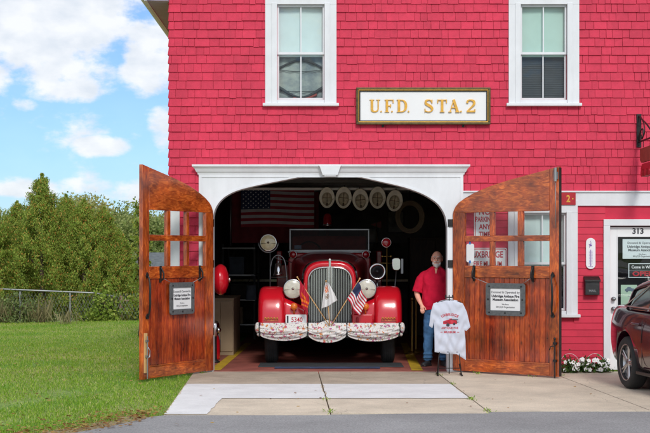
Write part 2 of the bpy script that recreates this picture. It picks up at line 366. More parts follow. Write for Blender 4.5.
def split_build(b, name, mats, parent=None, gap=.004, **kw):
    """build each clump of touching pieces as an object of its own"""
    par = list(range(len(b.v)))
    def find(i):
        while par[i] != i: par[i] = par[par[i]]; i = par[i]
        return i
    for f in b.f:
        for i in f[1:]: par[find(i)] = find(f[0])
    comp = {}
    for fi, f in enumerate(b.f): comp.setdefault(find(f[0]), []).append(fi)
    cl = []
    for fs in comp.values():
        vs = [b.v[i] for fi in fs for i in b.f[fi]]
        cl.append([[min(v[a] for v in vs) - gap for a in range(3)], [max(v[a] for v in vs) + gap for a in range(3)], fs])
    ch = True
    while ch:
        ch = False
        for i in range(len(cl)):
            for j in range(i + 1, len(cl)):
                A, B = cl[i], cl[j]
                if all(A[0][a] <= B[1][a] and B[0][a] <= A[1][a] for a in range(3)):
                    cl[i] = [[min(A[0][a], B[0][a]) for a in range(3)], [max(A[1][a], B[1][a]) for a in range(3)], A[2] + B[2]]; cl.pop(j); ch = True; break
            if ch: break
    out = []
    for c in cl:
        nb = MB(); mp = {}
        for fi in sorted(c[2]):
            f = b.f[fi]; nf = []
            for i in f:
                if i not in mp: mp[i] = len(nb.v); nb.v.append(b.v[i])
                nf.append(mp[i])
            nb.f.append(nf); nb.mi.append(b.mi[fi]); nb.sm.append(b.sm[fi])
        out.append(nb.build(name, mats, parent, **kw))
    return out
def empty(name, loc=(0, 0, 0), rz=0, **props):
    o = bpy.data.objects.new(name, None); COL.objects.link(o); o.location = loc; o.rotation_euler = (0, 0, rz)
    o.empty_display_size = .2
    for k, v in props.items(): o[k] = v
    return o

def arc(cx, cz, rx, rz, a0, a1, n=14):
    return [(cx + rx * math.cos(rad(a0 + (a1 - a0) * i / n)), cz + rz * math.sin(rad(a0 + (a1 - a0) * i / n))) for i in range(n + 1)]
def rrect(x0, x1, z0, z1, r, n=5):
    return arc(x1 - r, z1 - r, r, r, 0, 90, n) + arc(x0 + r, z1 - r, r, r, 90, 180, n) + arc(x0 + r, z0 + r, r, r, 180, 270, n) + arc(x1 - r, z0 + r, r, r, 270, 360, n)
def smooth_line(pts, n=8):
    """Catmull-Rom through 2D or 3D points"""
    P = [Vector(p) for p in pts]; P = [P[0] * 2 - P[1]] + P + [P[-1] * 2 - P[-2]]; out = []
    for i in range(1, len(P) - 2):
        a, b, c, d = P[i - 1:i + 3]
        for k in range(n):
            t = k / n
            out.append(.5 * ((2 * b) + (c - a) * t + (2 * a - 5 * b + 4 * c - d) * t * t + (3 * b - a - 3 * c + d) * t ** 3))
    out.append(P[-2]); return [tuple(p) for p in out]

# lettering: built-in font turned into mesh, collected in one builder. Text faces -y, x right, z up
def add_text(mb, body, x, z, size, y=0, align='CENTER', ext=.0015, bold=0, sx=1.0, arch=0.0, spacing=1.0):
    cu = bpy.data.curves.new('txt', 'FONT'); cu.body = body; cu.size = size; cu.align_x = align; cu.extrude = 0
    cu.offset = bold; cu.space_character = spacing; cu.resolution_u = 3
    ob = bpy.data.objects.new('txt', cu); COL.objects.link(ob)
    dg = bpy.context.evaluated_depsgraph_get(); me = bpy.data.meshes.new_from_object(ob.evaluated_get(dg))
    vs = []
    for v in me.vertices:
        px = v.co.x * sx; pz = v.co.y
        if arch:
            a = px / arch; px, pz = (arch + pz) * math.sin(a), (arch + pz) * math.cos(a) - arch
        vs.append((x + px, y - ext, z + pz))
    mb.add(vs, [tuple(p.vertices) for p in me.polygons], False)
    bpy.data.objects.remove(ob); bpy.data.meshes.remove(me); bpy.data.curves.remove(cu)

def copy_tree(o, parent=None):
    c = o.copy(); COL.objects.link(c); c.parent = parent
    for ch in list(o.children): copy_tree(ch, c)
    return c

# leaf clouds with numpy: many separate little quads in one mesh
def leaf_mesh(name, centers, size, up=0.0, aspect=1.6, jit=.4, nrm=None):
    n = len(centers); d = RNG.normal(size=(n, 3)); 
    if up: d[:, 2] = np.abs(d[:, 2]) + up
    d /= np.linalg.norm(d, axis=1)[:, None]
    r = RNG.normal(size=(n, 3))
    if nrm is not None: r = nrm + .55 * r
    s = np.cross(d, r); s /= np.linalg.norm(s, axis=1)[:, None] + 1e-9
    sz = size * (1 + jit * (RNG.random(n) * 2 - 1)); sz = sz[:, None]
    a = centers - s * sz * .5 / aspect; b = centers + s * sz * .5 / aspect; m = centers + d * sz * .55; t = centers + d * sz
    w = centers + d * sz * .5
    v = np.empty((n, 4, 3)); v[:, 0] = centers; v[:, 1] = w + s * sz * .5 / aspect; v[:, 2] = t; v[:, 3] = w - s * sz * .5 / aspect
    me = bpy.data.meshes.new(name); me.vertices.add(n * 4); me.vertices.foreach_set('co', v.ravel())
    me.loops.add(n * 4); me.loops.foreach_set('vertex_index', np.arange(n * 4, dtype=np.int32))
    me.polygons.add(n); me.polygons.foreach_set('loop_start', np.arange(0, n * 4, 4, dtype=np.int32))
    me.polygons.foreach_set('loop_total', np.full(n, 4, dtype=np.int32)); me.update(calc_edges=True)
    return me
def mesh_obj(name, me, m, parent=None, loc=None, **props):
    me.materials.clear(); me.materials.append(M[m]); o = bpy.data.objects.new(name, me); COL.objects.link(o)
    if parent: o.parent = parent
    if loc: o.location = loc
    for k, v in props.items(): o[k] = v
    return o

# ================================================================== SETTING
GR = lambda x, y: -0.0
# terrain: lawn level with the street, then falling away behind the crest at y = 15
def hz(x, y):
    t = min(1, max(0, (y - 14.5) / 24)); t = t * t * (3 - 2 * t)
    return -0.012 - 2.6 * t + .03 * math.sin(x * .9 + y * .37) * min(1, max(0, (y - 1) / 6))
b = MB()
xs = list(np.linspace(-60, -2.2, 60)) ; ys = list(np.linspace(-9, 60, 90))
b.grid(lambda u, v: (-60 + 58.36 * u, -9.2 + 72 * v, hz(-60 + 58.36 * u, -9.2 + 72 * v)), 80, 120)
b.build('lawn', 'lawn', kind='structure')
b = MB(); b.box(-700, 700, 62, 900, -2.9, -2.66); b.box(-700, 700, -500, -9.0, -.3, -.02); b.box(-1.95, 300, 12, 62.5, -2.9, -.05); b.box(-700, -59, -9.2, 62.5, -3, -.06)
b.box(8.2, 300, -9.1, 12.1, -2.9, -.022)
b.build('ground', 'lawn', kind='structure')
# road
b = MB()
edge = smooth_line([(1.78, -5.17), (.5, -5.36), (-.8, -5.45), (-1.70, -5.46), (-2.0, -6.05), (-2.45, -6.95), (-3.2, -7.8), (-5.2, -8.5), (-10, -8.8), (-60, -9.0)], 5)
poly = [(60, -4.85), (3.56, -5.02)] + edge + [(-60, -30), (60, -30)]
b.add([(x, y, .004) for x, y in poly], [tuple(reversed(range(len(poly))))])
b.build('road', 'asphalt', kind='structure')
# driveway slabs (real slabs, joints between)
def slab(name, poly, z, m, z0=-.15):
    b = MB(); n = len(poly)
    b.add([(x, y, z) for x, y in poly] + [(x, y, z0) for x, y in poly], [tuple(range(n)), tuple(reversed(range(n, 2 * n)))] + [(i, n + i, n + (i + 1) % n, (i + 1) % n) for i in range(n)])
    return b.build(name, m, kind='structure')
lx = lambda y: -1.92 + (-y) * .036   # left edge of drive
cx_ = lambda y: -.10 - .03 * y
rx_ = lambda y: 1.62 - .031 * y
g = .008
def q(f0, f1, y0, y1): return [(f0(y1), y1), (f1(y1), y1), (f1(y0), y0), (f0(y0), y0)]
b = MB(); b.add([(-2.02, -.02, -.03), (-2.02, -5.6, -.03), (7.5, -5.6, -.03), (7.5, -.02, -.03)], [(0, 1, 2, 3)]); b.build('driveway_bed', 'joint', kind='structure')
slab('driveway', q(lx, lambda y: cx_(y) - g, -.03, -5.46), .008, 'concrete')
slab('driveway', q(lambda y: cx_(y) + g, lambda y: rx_(y) - g, -.03, -5.30), .008, 'concrete')
# stained strip next to the threshold, white paint on top
def sheet(name, poly, z, m, **k):
    b = MB(); b.add([(x, y, z) for x, y in poly], [tuple(range(len(poly)))]); return b.build(name, m, **k)
def ragged(poly, amp=.012, step=.12):
    out = []
    for i, p in enumerate(poly):
        q_ = poly[(i + 1) % len(poly)]; d = math.dist(p, q_); k = max(1, int(d / step))
        for j in range(k):
            t = j / k; out.append((p[0] + (q_[0] - p[0]) * t + random.uniform(-amp, amp), p[1] + (q_[1] - p[1]) * t + random.uniform(-amp, amp)))
    return out
b = MB()
for f0, f1 in ((lx, lambda y: cx_(y) - g), (lambda y: cx_(y) + g, lambda y: rx_(y) - g)):
    p = q(lambda y: f0(y) + .004, lambda y: f1(y) - .004, -.05, -2.02); b.add([(x, y, .011) for x, y in p], [(0, 1, 2, 3)])
b.build('threshold_strip', 'threshold', kind='structure')
b = MB()
pl = [(lx(-2.0) + .02, -2.0), (lx(-5.42) + .01, -5.42), (-1.27, -5.42), (-1.22, -3.80), (cx_(-3.8) - .012, -3.80), (cx_(-2.0) - .012, -2.0)]
for p in (ragged(pl), ragged([(cx_(-2) + .012, -2.0), (cx_(-3.8) + .012, -3.80), (rx_(-3.8) - .02, -3.80), (rx_(-2) - .02, -2.0)])):
    b.add([(x, y, .0135) for x, y in p], [tuple(range(len(p)))])
b.build('painted_marking', 'whiteroad', kind='structure')
rj = lambda y: 3.27 - .06 * y
slab('pavement', q(lambda y: rx_(y) + g, lambda y: rj(y) - g, -.03, -5.12), .010, 'concrete')
slab('pavement', [(rj(-5.0) + g, -5.0), (7.4, -4.95), (7.4, -.03), (rj(-.03) + g, -.03)], .010, 'concrete')
# garage floor
b = MB(); b.box(-2.15, 3.0, -.028, 9.9, -.2, .012); b.build('garage_floor', 'floor', kind='structure')
b = MB()
b.add([(x, y, .016) for x, y in [(-1.72, .15), (-1.55, .15), (-1.42, 6.5), (-1.55, 6.5)]], [(0, 1, 2, 3)])
b.add([(x, y, .016) for x, y in [(1.28, .1), (1.45, .1), (1.60, 6.5), (1.47, 6.5)]], [(0, 1, 2, 3)])
b.build('floor_marking', 'yellow', kind='structure')
# hills far off
b = MB()
b.grid(lambda u, v: (-420 + 700 * u, 330 + 60 * math.sin(PI * v), -4 + 11 * math.sin(PI * min(v, .5)) * (1 + .25 * math.sin(u * 23) + .15 * math.sin(u * 61))), 80, 8)
b.build('hills', 'wood3', kind='structure')

# ================================================================== FIRE STATION
BX0, BX1, BD = -2.29, 7.5, 10.0
st = empty('fire_station', (0, 0, 0), label='red shingled fire station with white arched garage surround and two open wooden doors', category='building')
ZT = 6.2
def wall_holes(b, x0, x1, z0, z1, holes, y0, y1):
    X = sorted({x0, x1, *[h for r in holes for h in r[:2]]}); Z = sorted({z0, z1, *[h for r in holes for h in r[2:]]})
    X = [x for x in X if x0 <= x <= x1]; Z = [z for z in Z if z0 <= z <= z1]
    for i in range(len(X) - 1):
        zs = None
        for j in range(len(Z) - 1):
            mx, mz = (X[i] + X[i + 1]) / 2, (Z[j] + Z[j + 1]) / 2
            hole = any(r[0] < mx < r[1] and r[2] < mz < r[3] for r in holes)
            if not hole and zs is None: zs = Z[j]
            if zs is not None and (hole or j == len(Z) - 2):
                b.box(X[i], X[i + 1], y0, y1, zs, Z[j] if hole else Z[j + 1]); zs = None
GAR = (-1.70, 1.86, -.1, 2.98)
W1 = (-.70, -.006, 3.99, 5.42); W2 = (2.87, 3.56, 3.99, 5.42); W3 = (2.853, 3.544, .86, 2.36); DR = (4.185, 5.12, -.1, 2.15)
b = MB(); wall_holes(b, BX0, BX1, -.1, ZT, [GAR, W1, W2, W3, DR], 0.004, .16)
b.box(BX0, BX0 + .15, .161, BD, -.1, ZT); b.box(BX1 - .15, BX1, .161, BD, -.1, ZT); b.box(BX0 + .151, BX1 - .151, BD - .15, BD, -.1, ZT)
b.build('wall', 'clap', st)
# interior shell
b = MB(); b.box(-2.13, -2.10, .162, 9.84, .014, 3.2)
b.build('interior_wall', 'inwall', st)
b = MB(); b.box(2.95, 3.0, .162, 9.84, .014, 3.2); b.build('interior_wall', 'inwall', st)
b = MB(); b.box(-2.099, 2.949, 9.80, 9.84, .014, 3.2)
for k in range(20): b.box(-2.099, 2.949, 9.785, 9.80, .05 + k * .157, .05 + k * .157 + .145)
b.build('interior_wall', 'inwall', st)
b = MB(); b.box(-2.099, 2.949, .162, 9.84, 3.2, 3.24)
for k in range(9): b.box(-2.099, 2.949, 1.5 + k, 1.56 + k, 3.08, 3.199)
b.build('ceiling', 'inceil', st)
b = MB(); b.box(-2.09, 2.94, 3.60, 3.66, 2.85, 2.89); b.build('ceiling_rail', 'beam', st)
b = MB(); b.box(3.01, 7.3, .162, 9.8, 3.0, 3.05); b.box(-2.1, 7.3, .162, 9.8, 3.30, 3.36); b.box(3.02, 7.3, 3.5, 3.55, 0.02, 2.99); b.build('floor_slab', 'dark', st)

# shingles
def shingles(b, regions, holes, z0, z1, expo=.1254, seed=3):
    rnd = random.Random(seed); k = 0; z = z0
    while z < z1:
        for (xa, xb) in regions(z):
            x = xa - rnd.uniform(0, .1)
            while x < xb:
                w = rnd.choice((.09, .11, .13, .15, .17, .19, .23)) + rnd.uniform(-.01, .01)
                a0, a1 = max(x, xa), min(x + w - rnd.uniform(.003, .007), xb); x += w
                if a1 - a0 < .012: continue
                segs = [(a0, a1)]
                for h in holes:
                    if z + expo > h[2] and z < h[3]:
                        ns = []
                        for s0, s1 in segs:
                            if s1 <= h[0] or s0 >= h[1]: ns.append((s0, s1)); continue
                            if s0 < h[0]: ns.append((s0, h[0]))
                            if s1 > h[1]: ns.append((h[1], s1))
                        segs = ns
                for s0, s1 in segs:
                    if s1 - s0 < .01: continue
                    j = rnd.uniform(-.004, .003) - (.006 if rnd.random() < .04 else 0); t = .019 + rnd.uniform(-.003, .005); tt = .003
                    zb, zt = z + j, min(z + expo + .012, z1 + .01)
                    b.add([(s0, -t, zb), (s1, -t + rnd.uniform(-.001, .001), zb), (s1, .004, zb), (s0, .004, zb), (s0, -tt, zt), (s1, -tt, zt), (s1, .004, zt), (s0, .004, zt)],
                          [(0, 3, 2, 1), (0, 1, 5, 4), (1, 2, 6, 5), (3, 0, 4, 7)])
        z += expo; k += 1
C = .06
holes = [(-.80, .10, 3.92, 5.6), (2.78, 3.66, 3.92, 5.6), (-1.8, 1.97, -.1, 2.98)]
b = MB()
ZB = 2.655
shingles(b, lambda z: [(BX0, BX1)] if z > ZB - .01 else [(BX0, -1.80)], holes, ZB - 21 * .1254, ZT)
b.build('shingle_siding', 'shingle', st)
b = MB(); b.T = Matrix.Translation((BX0, 0, 0)) @ Matrix.Rotation(-PI / 2, 4, 'Z')
shingles(b, lambda z: [(-BD, 0)], [], ZB - 21 * .1254, 5.44, seed=9)
b.build('side_shingle_siding', 'shingle', st)
# clapboards below the band, right of the garage
b = MB(); z = .02; k = 0
while z < 2.42:
    for xa, xb in ((1.95, 2.76), (3.66, 4.12), (5.2, BX1)):
        b.add([(xa, -.014, z), (xb, -.014, z), (xb, .004, z), (xa, .004, z), (xa, -.003, z + .108), (xb, -.003, z + .108), (xb, .004, z + .108), (xa, .004, z + .108)],
              [(0, 3, 2, 1), (0, 1, 5, 4), (1, 2, 6, 5), (3, 0, 4, 7)])
    z += .1005
for xa, xb in ((2.70, 3.70),):
    z = .02
    while z < .70:
        b.add([(xa, -.0145, z), (xb, -.0145, z), (xb, .004, z), (xa, .004, z), (xa, -.0035, z + .108), (xb, -.0035, z + .108), (xb, .004, z + .108), (xa, .004, z + .108)],
              [(0, 3, 2, 1), (0, 1, 5, 4), (1, 2, 6, 5), (3, 0, 4, 7)])
        z += .1005
b.build('clapboard_siding', 'clap', st)
# band board with drip cap
b = MB(); b.box(1.99, BX1, -.030, .003, 2.452, 2.640); b.box(1.985, BX1 + .02, -.052, .003, 2.6401, 2.662); b.box(1.99, BX1, -.036, .003, 2.444, 2.4519)
b.build('band_board', 'white', st, bevel=.003)
b = MB(); b.box(BX0 - .01, BX0 + .155, -.028, .003, 0, 2.45); b.box(BX0 - .03, BX0 + .17, -.034, .003, 2.4501, 2.49)
split_build(b, 'corner_board', 'white', st, bevel=.003)
# roof (eave on the left, ridge across the depth)
b = MB()
b.add([(-2.62, -.30, 5.56), (2.6, -.30, 9.3), (7.85, -.30, 5.56), (7.85, 10.3, 5.56), (2.6, 10.3, 9.3), (-2.62, 10.3, 5.56)], [(0, 1, 4, 5), (1, 2, 3, 4)])
b.build('roof', 'roofdark', st, solid=.06)
b = MB(); b.box(-2.60, BX0 - .002, -.12, 10.2, 5.44, 5.47)
b.prism([(-2.29, 6.19), (7.5, 6.19), (2.6, 9.2)], .01, .12)
b.build('soffit', 'soffit', st)
b = MB(); b.box(-2.64, -2.601, -.14, 10.22, 5.43, 5.58)
b.build('fascia', 'white', st)
b = MB(); gp = arc(0, 0, .055, .055, 180, 360, 8); b.T = Matrix.Translation((-2.70, 0, 5.55)); b.prism(gp, -.16, 10.2); b.T = Matrix.Identity(4)
b.build('gutter', 'white', st)

# garage surround with arch
arch = [(-1.640, -.0), (-1.640, 2.19), (-1.635, 2.31), (-1.60, 2.42), (-1.53, 2.52), (-1.42, 2.605), (-1.26, 2.675), (-.98, 2.745), (-.65, 2.81), (-.28, 2.885), (.075, 2.945),
        (.43, 2.885), (.80, 2.80), (1.14, 2.72), (1.40, 2.63), (1.58, 2.53), (1.69, 2.43), (1.765, 2.29), (1.794, 2.13), (1.797, 0)]
body = smooth_line(arch[1:10], 4) + [arch[10]] + smooth_line(arch[11:19], 4)
inner = [arch[0]] + body + [arch[-1]]
ot = []
XL, XR, ZC = -1.853, 2.03, 3.02
for i, (x, z) in enumerate(inner):
    if i == 0: ot.append((XL, 0))
    elif i == len(inner) - 1: ot.append((XR, 0))
    elif z < 2.32: ot.append((XL if x < 0 else XR, z))
    else: ot.append(None)
ids = [i for i, p in enumerate(ot) if p is None]
n = len(ids)
# walk the outer rectangle between the two verticals
zl = ot[ids[0] - 1][1]; zr = ot[ids[-1] + 1][1]
L1 = ZC - zl; L2 = XR - XL; L3 = ZC - zr; TOT = L1 + L2 + L3
na = max(2, int(n * .16)); nb = n - 2 * na
path = [(XL, zl + L1 * (k + 1) / na) for k in range(na)] + [(XL + L2 * (k + 1) / (nb + 1), ZC) for k in range(nb)] + [(XR, ZC - L3 * k / na) for k in range(na)]
for i, p in zip(ids, path): ot[i] = p
b = MB(); b.band(inner, ot, -.045, .20)
# thin bead along the arch edge and a raised outer frame line
b.band([(x, z) for x, z in inner], [(x + (-.022 if x < 0.07 else .022) * (1 if z < 2.4 else .5), z + (.0 if z < 2.2 else .022)) for x, z in inner], -.056, -.0451)
b.box(XL + .002, XL + .045, -.054, -.0452, .001, 2.90); b.box(XR - .045, XR - .002, -.054, -.0452, .001, 2.90); b.box(XL + .002, XR - .002, -.055, -.0453, 2.86, 2.90)
b.build('garage_surround', 'white', st)
b = MB()
prof = [(0, 2.90), (-.055, 2.90), (-.062, 2.925), (-.078, 2.94), (-.10, 2.985), (-.125, 3.01), (-.135, 3.015), (-.135, 3.045), (0, 3.045)]
cl, cr = XL - .002, XR + .002
vs = []
for (y, z) in prof: e = -y - .045 if y < -.05 else 0; vs += [(cl - max(e, 0), y - .0, z), (cr + max(e, 0), y, z)]
fs = [(2 * i, 2 * i + 1, 2 * i + 3, 2 * i + 2) for i in range(len(prof) - 1)]
b.add(vs, fs + [tuple(range(0, len(vs), 2)), tuple(reversed(range(1, len(vs), 2)))])
b.build('cornice', 'white', st)
b = MB(); b.prism([(-.035, 2.885), (.185, 2.885), (.225, 3.005), (.25, 3.03), (-.10, 3.03), (-.075, 3.005)], -.17, -.10); b.prism([(-.01, 2.865), (.16, 2.865), (.165, 2.885), (-.015, 2.885)], -.16, -.10)
b.box(-.02, .17, -.101, -.0555, 2.89, 3.0)
b.build('keystone', 'white', st, bevel=.006)
for hz_ in (2.13, .62): pass
b = MB()
for z in (2.19, 1.59, .60): b.box(1.80, 1.885, -.066, -.057, z - .055, z + .055)
split_build(b, 'hinge_plate', 'iron', st)

# double-hung windows
def window(x0, x1, z0, z1, shade, lower, zmid, cas=.175, head=True, lab=None, casL=None):
    cw = cas
    b = MB()
    b.box(x0 - cw, x0 - .001, -.045, .003, z0 - .05, z1 + .0); b.box(x1 + .001, x1 + cw, -.045, .003, z0 - .05, z1 + .0)
    b.box(x0 - cw, x1 + cw, -.046, .003, z1 + .001, z1 + .18)
    b.box(x0 - cw * .45, x0 + .0, -.058, -.0451, z0 - .05, z1 + .02); b.box(x1, x1 + cw * .45, -.058, -.0451, z0 - .05, z1 + .02)
    b.box(x0 + .0005, x1 - .0005, -.040, .003, z0 - .05, z0 - .0005)
    w = b.build('window', 'white', st, bevel=.003)
    b = MB(); b.box(x0 - cw - .035, x1 + cw + .035, -.085, .003, z0 - .095, z0 - .051)
    b.build('sill', 'white', w, bevel=.006)
    b = MB(); f = .028; xm = (x0 + x1) / 2
    def sash(za, zb, ya, yb):
        b.box(x0, x0 + f, ya, yb, za, zb); b.box(x1 - f, x1, ya, yb, za, zb)
        b.box(x0 + f, x1 - f, ya, yb, za, za + f * 1.3); b.box(x0 + f, x1 - f, ya, yb, zb - f, zb)
        b.box(xm - .009, xm + .009, ya + .004, yb - .004, za + f * 1.3, zb - f)
    sash(zmid - .02, z1, .012, .04); sash(z0, zmid + .015, .042, .072)
    b.build('sash', 'white', w, bevel=.002)
    b = MB(); b.box(x0 + f, x1 - f, .024, .027, zmid + .0, z1 - f); b.build('pane', 'wglass', w)
    b = MB(); b.box(x0 + f, x1 - f, .055, .058, z0 + f, zmid - .02); b.build('pane', 'wglass', w)
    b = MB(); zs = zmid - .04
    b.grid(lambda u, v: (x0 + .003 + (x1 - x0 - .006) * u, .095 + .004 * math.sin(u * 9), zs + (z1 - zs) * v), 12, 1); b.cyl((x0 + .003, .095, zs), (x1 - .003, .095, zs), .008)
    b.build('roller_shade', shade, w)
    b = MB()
    if lower == 'reflection_sheet':
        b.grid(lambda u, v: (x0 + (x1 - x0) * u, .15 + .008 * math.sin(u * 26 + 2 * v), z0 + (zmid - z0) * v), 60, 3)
        b.build('reflection_sheet', 'reflection_sheet', w)  # added grey sheet, mottled as ground for the pane's reflection
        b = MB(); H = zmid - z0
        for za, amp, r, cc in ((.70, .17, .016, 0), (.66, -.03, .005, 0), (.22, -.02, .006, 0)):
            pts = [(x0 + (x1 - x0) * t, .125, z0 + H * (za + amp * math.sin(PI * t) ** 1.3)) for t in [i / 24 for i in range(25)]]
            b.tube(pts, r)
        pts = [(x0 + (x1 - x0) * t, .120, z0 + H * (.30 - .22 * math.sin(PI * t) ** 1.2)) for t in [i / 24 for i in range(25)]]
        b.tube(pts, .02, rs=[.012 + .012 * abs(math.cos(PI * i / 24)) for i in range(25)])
        split_build(b, 'reflected_wire_band', 'band', w)  # added curved bands in the shape of wires reflected in the pane
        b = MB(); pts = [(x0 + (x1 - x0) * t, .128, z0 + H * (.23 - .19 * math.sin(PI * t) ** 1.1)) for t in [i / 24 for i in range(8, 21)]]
        b.tube(pts, .02); b.build('reflected_red_band', 'bandred', w)  # added red band, lower part of the shaped reflection
    else:
        zz = z0
        while zz < zmid: b.box(x0 + .002, x1 - .002, .13, .145, zz, zz + .022); zz += .027
        b.build('slatted_blind', 'inter', w)
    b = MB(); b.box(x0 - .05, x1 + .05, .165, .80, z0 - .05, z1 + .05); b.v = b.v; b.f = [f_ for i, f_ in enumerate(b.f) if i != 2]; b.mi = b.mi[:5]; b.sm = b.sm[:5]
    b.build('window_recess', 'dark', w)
    if lab: w['label'] = lab
    return w
window(-.703, -.006, 4.00, 5.40, 'shade', 'reflection_sheet', 4.69, lab='upper window with pale shade above dark curved reflection bands')
window(2.872, 3.556, 4.00, 5.40, 'shade2', 'blind', 4.69, lab='upper window with pale green shade above dark blind')
window(2.853, 3.544, .90, 2.34, 'shade', 'blind', 1.60, cas=.165)

# entry door on the right
b = MB()
b.box(4.09, 4.184, -.045, .003, .012, 2.15); b.box(4.09, 5.21, -.046, .003, 2.151, 2.245); b.box(5.121, 5.21, -.045, .003, .012, 2.15)
fr = b.build('entry_door', 'white', st, bevel=.003)
b = MB()
X0, X1 = 4.195, 5.11
b.box(X0, 4.30, .03, .075, .03, 2.135); b.box(5.01, X1, .03, .075, .03, 2.135); b.box(4.30, 5.01, .03, .075, 2.0, 2.135); b.box(4.30, 5.01, .03, .075, .03, .45)
b.box(4.30, 4.312, .022, .03, .45, 2.0); b.box(4.998, 5.01, .022, .03, .45, 2.0); b.box(4.312, 4.998, .022, .03, 1.988, 2.0); b.box(4.312, 4.998, .022, .03, .45, .462)
b.build('door_leaf', 'white2', fr, bevel=.003)
b = MB(); b.box(4.301, 5.009, .026, .029, .451, 1.999); b.build('pane', 'wglass', fr)
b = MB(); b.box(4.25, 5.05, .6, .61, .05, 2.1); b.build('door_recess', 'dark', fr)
b = MB()
for z in (1.075, .93): b.lathe([(.03, 0), (.031, .008), (.012, .012), (.012, .03), (.03, .045), (.028, .062), (0, .066)], (4.245, .03, z), (0, -1, 0))
split_build(b, 'door_knob', 'steel', fr)
b = MB(); add_text(b, '313', 4.61, 2.035, .115, .028, bold=.0035); b.build('house_number', 'ink', fr)
# papers in the door glass
def paper(x0, x1, z0, z1, y, lines, m='paper', ink='ink', label='', cat='notice', parent=None, name='notice', t=.004):
    b = MB(); b.prism(rrect(x0, x1, z0, z1, .004, 2), y - t, y)
    o = b.build(name, m, parent)
    if not parent: o['label'] = label; o['category'] = cat
    b = MB()
    for (tx, rx0, rz0, sz, bold) in lines: add_text(b, tx, x0 + (x1 - x0) * rx0, z0 + (z1 - z0) * rz0, sz, y - t, bold=bold)
    b.build('lettering', ink, o)
    return o
TXT = [('Donated & Operated by', .5, .76, .045, .0003), ('Uxbridge Antique Fire', .5, .56, .050, .0014), ('Museum Association', .5, .39, .050, .0014), ('We Are a', .5, .20, .028, .0005), ('501(C)3 Organization', .5, .09, .032, .0004)]
paper(4.385, 4.97, 1.665, 1.955, .044, TXT, label='pale printed notice at the top of the entry door glass')
b = MB(); b.box(4.47, 4.92, .034, .044, 1.385, 1.60); ow = b.build('open_sign', 'white2', label='black and red open sign in the entry door glass', category='sign')
b = MB(); b.box(4.482, 4.908, .030, .0339, 1.498, 1.588); b.build('black_field', 'black', ow)
b = MB(); b.box(4.482, 4.908, .030, .0339, 1.397, 1.494); b.build('red_field', 'black', ow)
b = MB(); add_text(b, "Come in WE'RE", 4.695, 1.525, .058, .0298, sx=.95, bold=.001); b.build('lettering', 'paper', ow)
b = MB(); add_text(b, 'OPEN', 4.695, 1.413, .095, .0298, sx=1.35, bold=.004); b.build('red_lettering', 'signred', ow)
o = paper(4.36, 4.60, .99, 1.28, .044, [('Engine Day', .5, .84, .03, .0005), ('visit us', .5, .3, .022, 0), ('museum tours', .5, .16, .022, 0)][:0], m='greenpaper', label='pale green flyer low in the entry door glass', cat='flyer', name='flyer')
b = MB(); b.prism([(4.42, 1.19), (4.55, 1.19), (4.56, 1.225), (4.52, 1.23), (4.50, 1.25), (4.46, 1.25), (4.44, 1.225), (4.42, 1.22)], .0385, .0395); b.cyl((4.45, .038, 1.185), (4.45, .0395, 1.185), .014); b.cyl((4.53, .038, 1.185), (4.53, .0395, 1.185), .014)
b.box(4.46, 4.50, .0385, .0395, 1.11, 1.118)
b.build('engine_picture', 'bag', o)

